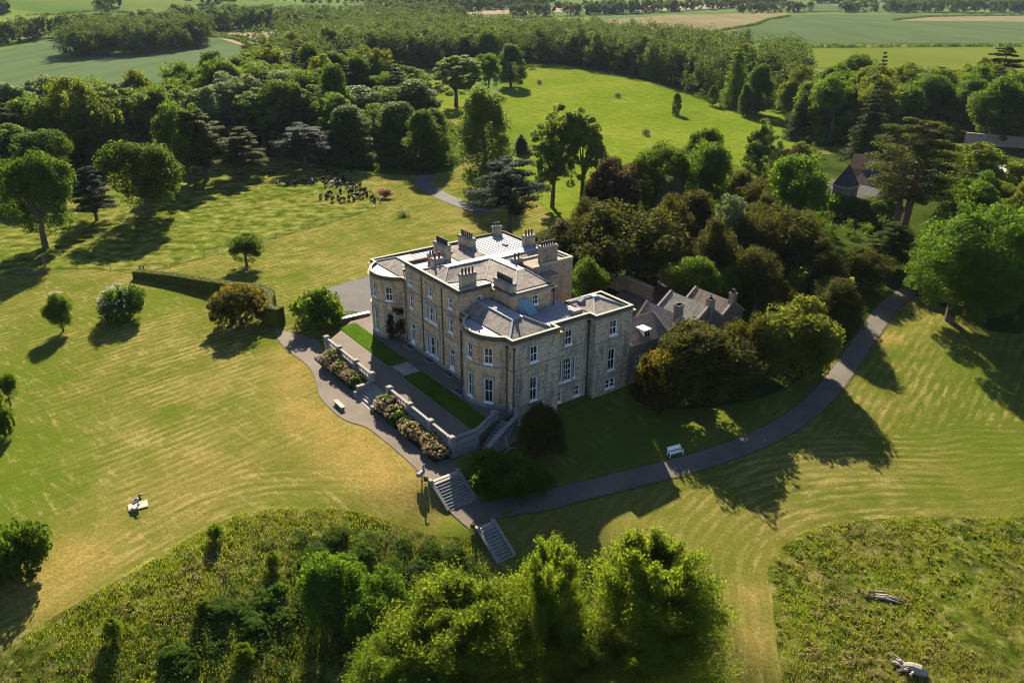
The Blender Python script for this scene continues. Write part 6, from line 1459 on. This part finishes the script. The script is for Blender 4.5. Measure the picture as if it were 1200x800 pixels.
# tree guards in the big pasture
for k, (x, y, lab) in enumerate(((632, 99, "square timber tree guard nearest the pasture's far corner trees"), (724, 115, "square timber tree guard in the middle of the bright pasture"), (757, 159, "square timber tree guard in front on the bright pasture"))):
    p = hit(x, y); e = empty('tree_guard', p, .4, lab, 'tree guard'); 
    for sx in (-1, 1):
        for sy in (-1, 1): q = MB(); q.box(sx * .85 - .08, sx * .85 + .08, sy * .85 - .08, sy * .85 + .08, -.2, 1.9); q.build('post', M['timber'], e)
    for z in (.4, .8, 1.2, 1.6):
        q = MB(); q.box(-.85, .85, -.93, -.89, z, z + .16); q.box(-.85, .85, .89, .93, z, z + .16); q.box(-.93, -.89, -.85, .85, z, z + .16); q.box(.89, .93, -.85, .85, z, z + .16); q.build('rail', M['timber'], e)
    V = clump_cloud(np.array([(0, 0, .8), (.2, .1, 1.5), (-.2, 0, 1.9)]), np.array((.6, .5, .4)), 40, .2); m_ = np_mesh('foliage', V, quads(len(V) // 4)); m_.materials.append(M['L_oak']); link('foliage', m_, e)
p = hit(651, 152); plant('spruce', p[0] - 0, p[1], 3.4, .9, "tiny dark conifer on a bare patch of the bright pasture", name='sapling_conifer')
mo = sheet('bare_patch', [np.array(p[:2]) + 2.4 * np.array((math.cos(a), math.sin(a) * 1.0)) * (1 + .2 * math.sin(3 * a)) for a in np.linspace(0, 6.28, 18)[:-1]], 1.0, .13, M['soil'])
# ring guard with sapling on the upper lawn
p = hit(473, 254); e = empty('ring_guard', p, 0, "round iron tree guard holding a low sapling on the upper lawn", 'tree guard')
for k in range(10): a_ = k * .628; q = MB(); q.tube([(math.cos(a_) * 1.3, math.sin(a_) * 1.3, -.1), (math.cos(a_) * 1.3, math.sin(a_) * 1.3, 1.5)], .04, 5); q.build('upright', M['iron'], e)
for z in (.5, 1.45):
    q = MB(); q.tube([(math.cos(a_) * 1.3, math.sin(a_) * 1.3, z) for a_ in np.linspace(0, 6.283, 25)], .035, 5, False); q.build('hoop', M['iron'], e)
V = clump_cloud(np.array([(0, 0, .4), (.3, .2, .5), (-.4, .1, .4)]), np.array((.6, .5, .5)), 50, .16); m_ = np_mesh('foliage', V, quads(len(V) // 4)); m_.materials.append(M['L_mid']); link('foliage', m_, e)
p = hit(450, 232); V = clump_cloud(np.array([(rng6.normal() * 1.0, rng6.normal() * .7, .8 + rng6.random()) for k in range(16)]), np.full(16, .75), 45, .2); m_ = np_mesh('shrub', V, quads(len(V) // 4)); o = link('shrub', m_, None, mat_leaf('rusty_leaves', (.12, .05, .035), (.22, .1, .07), (.2, .08, .05), .3)); o.location = p; tag(o, "rusty pink shrub at the corner of the cow fence", 'shrub')

# ------------------------------------------------------------------ seats and ornaments
p = hit(398, 477); b = empty('stone_bench', p, TH, "long backless stone bench on the gravel path below the garden steps", 'bench')
q = MB(); q.box(-1.15, 1.15, -.28, .28, .42, .54); q.build('seat', M['coping'], b)
for s in (-.8, .8): q = MB(); q.box(s - .14, s + .14, -.22, .22, -.1, .42); q.build('leg', M['grey_stone'], b)
p = hit(791, 533); d0 = hit(778, 537)[:2]; d1 = hit(800, 531)[:2]; az = math.atan2(*(d1 - d0)[::-1])
b = empty('white_bench', p, az, "white garden bench on the grass beside the shaded drive", 'bench'); W2 = .88
q = MB(); [q.box(-W2, W2, -.28 + .14 * k, -.17 + .14 * k, .44, .47) for k in range(4)]; q.build('seat', M['white'], b)
q = MB(); [q.obox((0, .34 + .03 * k, .6 + .1 * k), (W2, 0, 0), (0, .012, .003), (0, .01, .042)) for k in range(4)]; q.box(-W2, W2, .42, .47, .94, 1.02); q.build('backrest', M['white'], b)
for sx in (-1, 1):
    for y0_, h_ in ((-.26, .66), (.3, .95)): q = MB(); q.box(sx * W2 - .035, sx * W2 + .035, y0_ - .035, y0_ + .035, -.05, h_); q.build('leg', M['white'], b)
    q = MB(); q.box(sx * W2 - .04, sx * W2 + .04, -.3, .34, .66, .71); q.build('armrest', M['white'], b)
p = hit(66, 348); b = empty('picnic_table', p, .35, "weathered timber picnic table behind the small vase-shaped tree", 'picnic table')
q = MB(); q.box(-1.0, 1.0, -.4, .4, .72, .77); q.build('table_top', M['timber'], b)
for s in (-1, 1):
    q = MB(); q.box(-1.0, 1.0, s * .75 - .13, s * .75 + .13, .42, .46); q.build('seat', M['timber'], b); q = MB()
    q.obox((s * .7, .35, .36), (.04, 0, 0), (0, .05, 0), (0, -.2, .38)); q.obox((s * .78, -.35, .36), (.04, 0, 0), (0, .05, 0), (0, .2, .38)); q.box(s * .74 - .03, s * .74 + .03, -.85, .85, .34, .42); q.build('leg', M['timber'], b)
def heron(px, py, hgt, label, slab, rz):
    p = hit(px, py); e = empty('heron_sculpture', p, rz, label, 'sculpture'); k = hgt / 2.0; z0 = .0
    if slab:
        q = MB(); q.box(-.9, .9, -.6, .6, -.15, .14); q.build('slab', M['coping'], e); z0 = .14
    q = MB()
    for s in (-.1, .1): q.tube([(0, s, z0 - .02), (.06, s, z0 + .35 * k), (-.04, s, z0 + .8 * k)], [.035, .03, .05], 6); q.tube([(-.06, s, z0 + .02), (.16, s, z0 + .02)], .03, 5)
    q.build('legs', M['bronze'], e)
    q = MB(); q.tube([(-.55, 0, z0 + .72 * k), (-.3, 0, z0 + .86 * k), (0, 0, z0 + .98 * k), (.22, 0, z0 + 1.08 * k), (.36, 0, z0 + 1.2 * k), (.3, 0, z0 + 1.45 * k), (.22, 0, z0 + 1.65 * k), (.3, 0, z0 + 1.86 * k), (.44, 0, z0 + 1.9 * k), (.56, 0, z0 + 1.86 * k), (.85, 0, z0 + 1.78 * k)], [.03, .16, .26, .22, .12, .085, .075, .085, .1, .06, .012], 9); q.build('body', M['bronze'], e, True)
    q = MB(); [q.obox((-.12, s * .24, z0 + .98 * k), (.36, 0, .14), (0, .03, 0), (-.04, 0, .12)) for s in (-1, 1)]; q.obox((-.1, 0, z0 + 1.2 * k), (.3, 0, .12), (0, .16, 0), (0, 0, .03)); q.build('wing', M['pale_bronze'], e)
    return e
heron(162, 593, 1.15, "bird sculpture with upright neck on a pale rectangular stone slab", True, .5)
heron(494, 563, 1.85, "dark long-necked bird sculpture beside the top of the wide steps", False, .7)
# dead branch and bleached stump
p = hit(594, 537); e = empty('dead_branch', (p[0], p[1], p[2] + 1.5), 0, "bleached forked dead branch lying over the shaded shrubs", 'branch')
q = MB(); q.tube([(.5, 2.0, .9), (-.2, 1.1, .5), (0, 0, .3), (.35, -.6, .2), (-.4, -1.5, 0)], [.05, .08, .1, .07, .03], 6); q.tube([(.3, -.5, .2), (.95, -.7, .35), (1.2, -.6, .3)], [.06, .04, .02], 5); q.tube([(0, 0, .3), (-.1, -.7, .5)], [.05, .02], 5); q.build('limb', M['dead_wood'], e)
p = hit(1066, 786); e = empty('bleached_stump', p, .3, "bleached uprooted tree stump with splayed roots in the right meadow", 'stump')
q = MB(); q.tube([(.95, -.75, .1), (.55, -.4, .3), (.1, 0, .38), (-.3, .3, .3), (-.5, .5, .2)], [.3, .5, .44, .34, .15], 9); q.build('bole', M['dead_wood'], e, False)
rs = np.random.default_rng(4)
for k in range(13):
    a_ = rs.uniform(1.2, 4.0); L = rs.uniform(.7, 1.5); zz = rs.uniform(-.1, .75); q = MB(); s = np.array((-.1 + rs.normal() * .2, .1 + rs.normal() * .2, .3)); t_ = s + np.array((math.cos(a_) * L, math.sin(a_) * L, zz - .3)); q.tube([s, (s * .6 + t_ * .4) + rs.normal(size=3) * .1, (s * .25 + t_ * .75) + rs.normal(size=3) * .14, t_], [.17, .11, .06, .015], 6); q.build('root', M['dead_wood'], e)
p = hit(1036, 702); q = MB()
for k in range(7): a0_ = rs.normal(size=2) * .35; q.tube([(-1.1 + a0_[0] + rs.normal() * .3, .35 + a0_[1], .12), (0 + a0_[0], a0_[1], .2 + .1 * rs.random()), (1.0 + rs.normal() * .4, -.3 + a0_[1] * 1.6, .15)], [.07, .09, .02], 5)
o = q.build('fallen_branches', M['dead_wood']); o.location = p; tag(o, "pale tangle of fallen branches lying in the rough grass of the right meadow", 'branches')

# ------------------------------------------------------------------ the hazy air over the landscape
hz = MB(); hz.box(-6900, 6900, -420, 9700, float(HH.min()) - 30, 120)
hm = bpy.data.materials.new('summer_haze'); hm.use_nodes = True; ht = hm.node_tree; ht.nodes.remove(ht.nodes["Principled BSDF"])
pv = ht.nodes.new("ShaderNodeVolumePrincipled"); pv.inputs['Color'].default_value = (0.72, 0.85, 1.0, 1); pv.inputs['Density'].default_value = 0.00003; pv.inputs['Anisotropy'].default_value = 0.0
ht.links.new(pv.outputs[0], ht.nodes["Material Output"].inputs['Volume'])
ho = hz.build('haze', hm); ho["kind"] = "stuff"
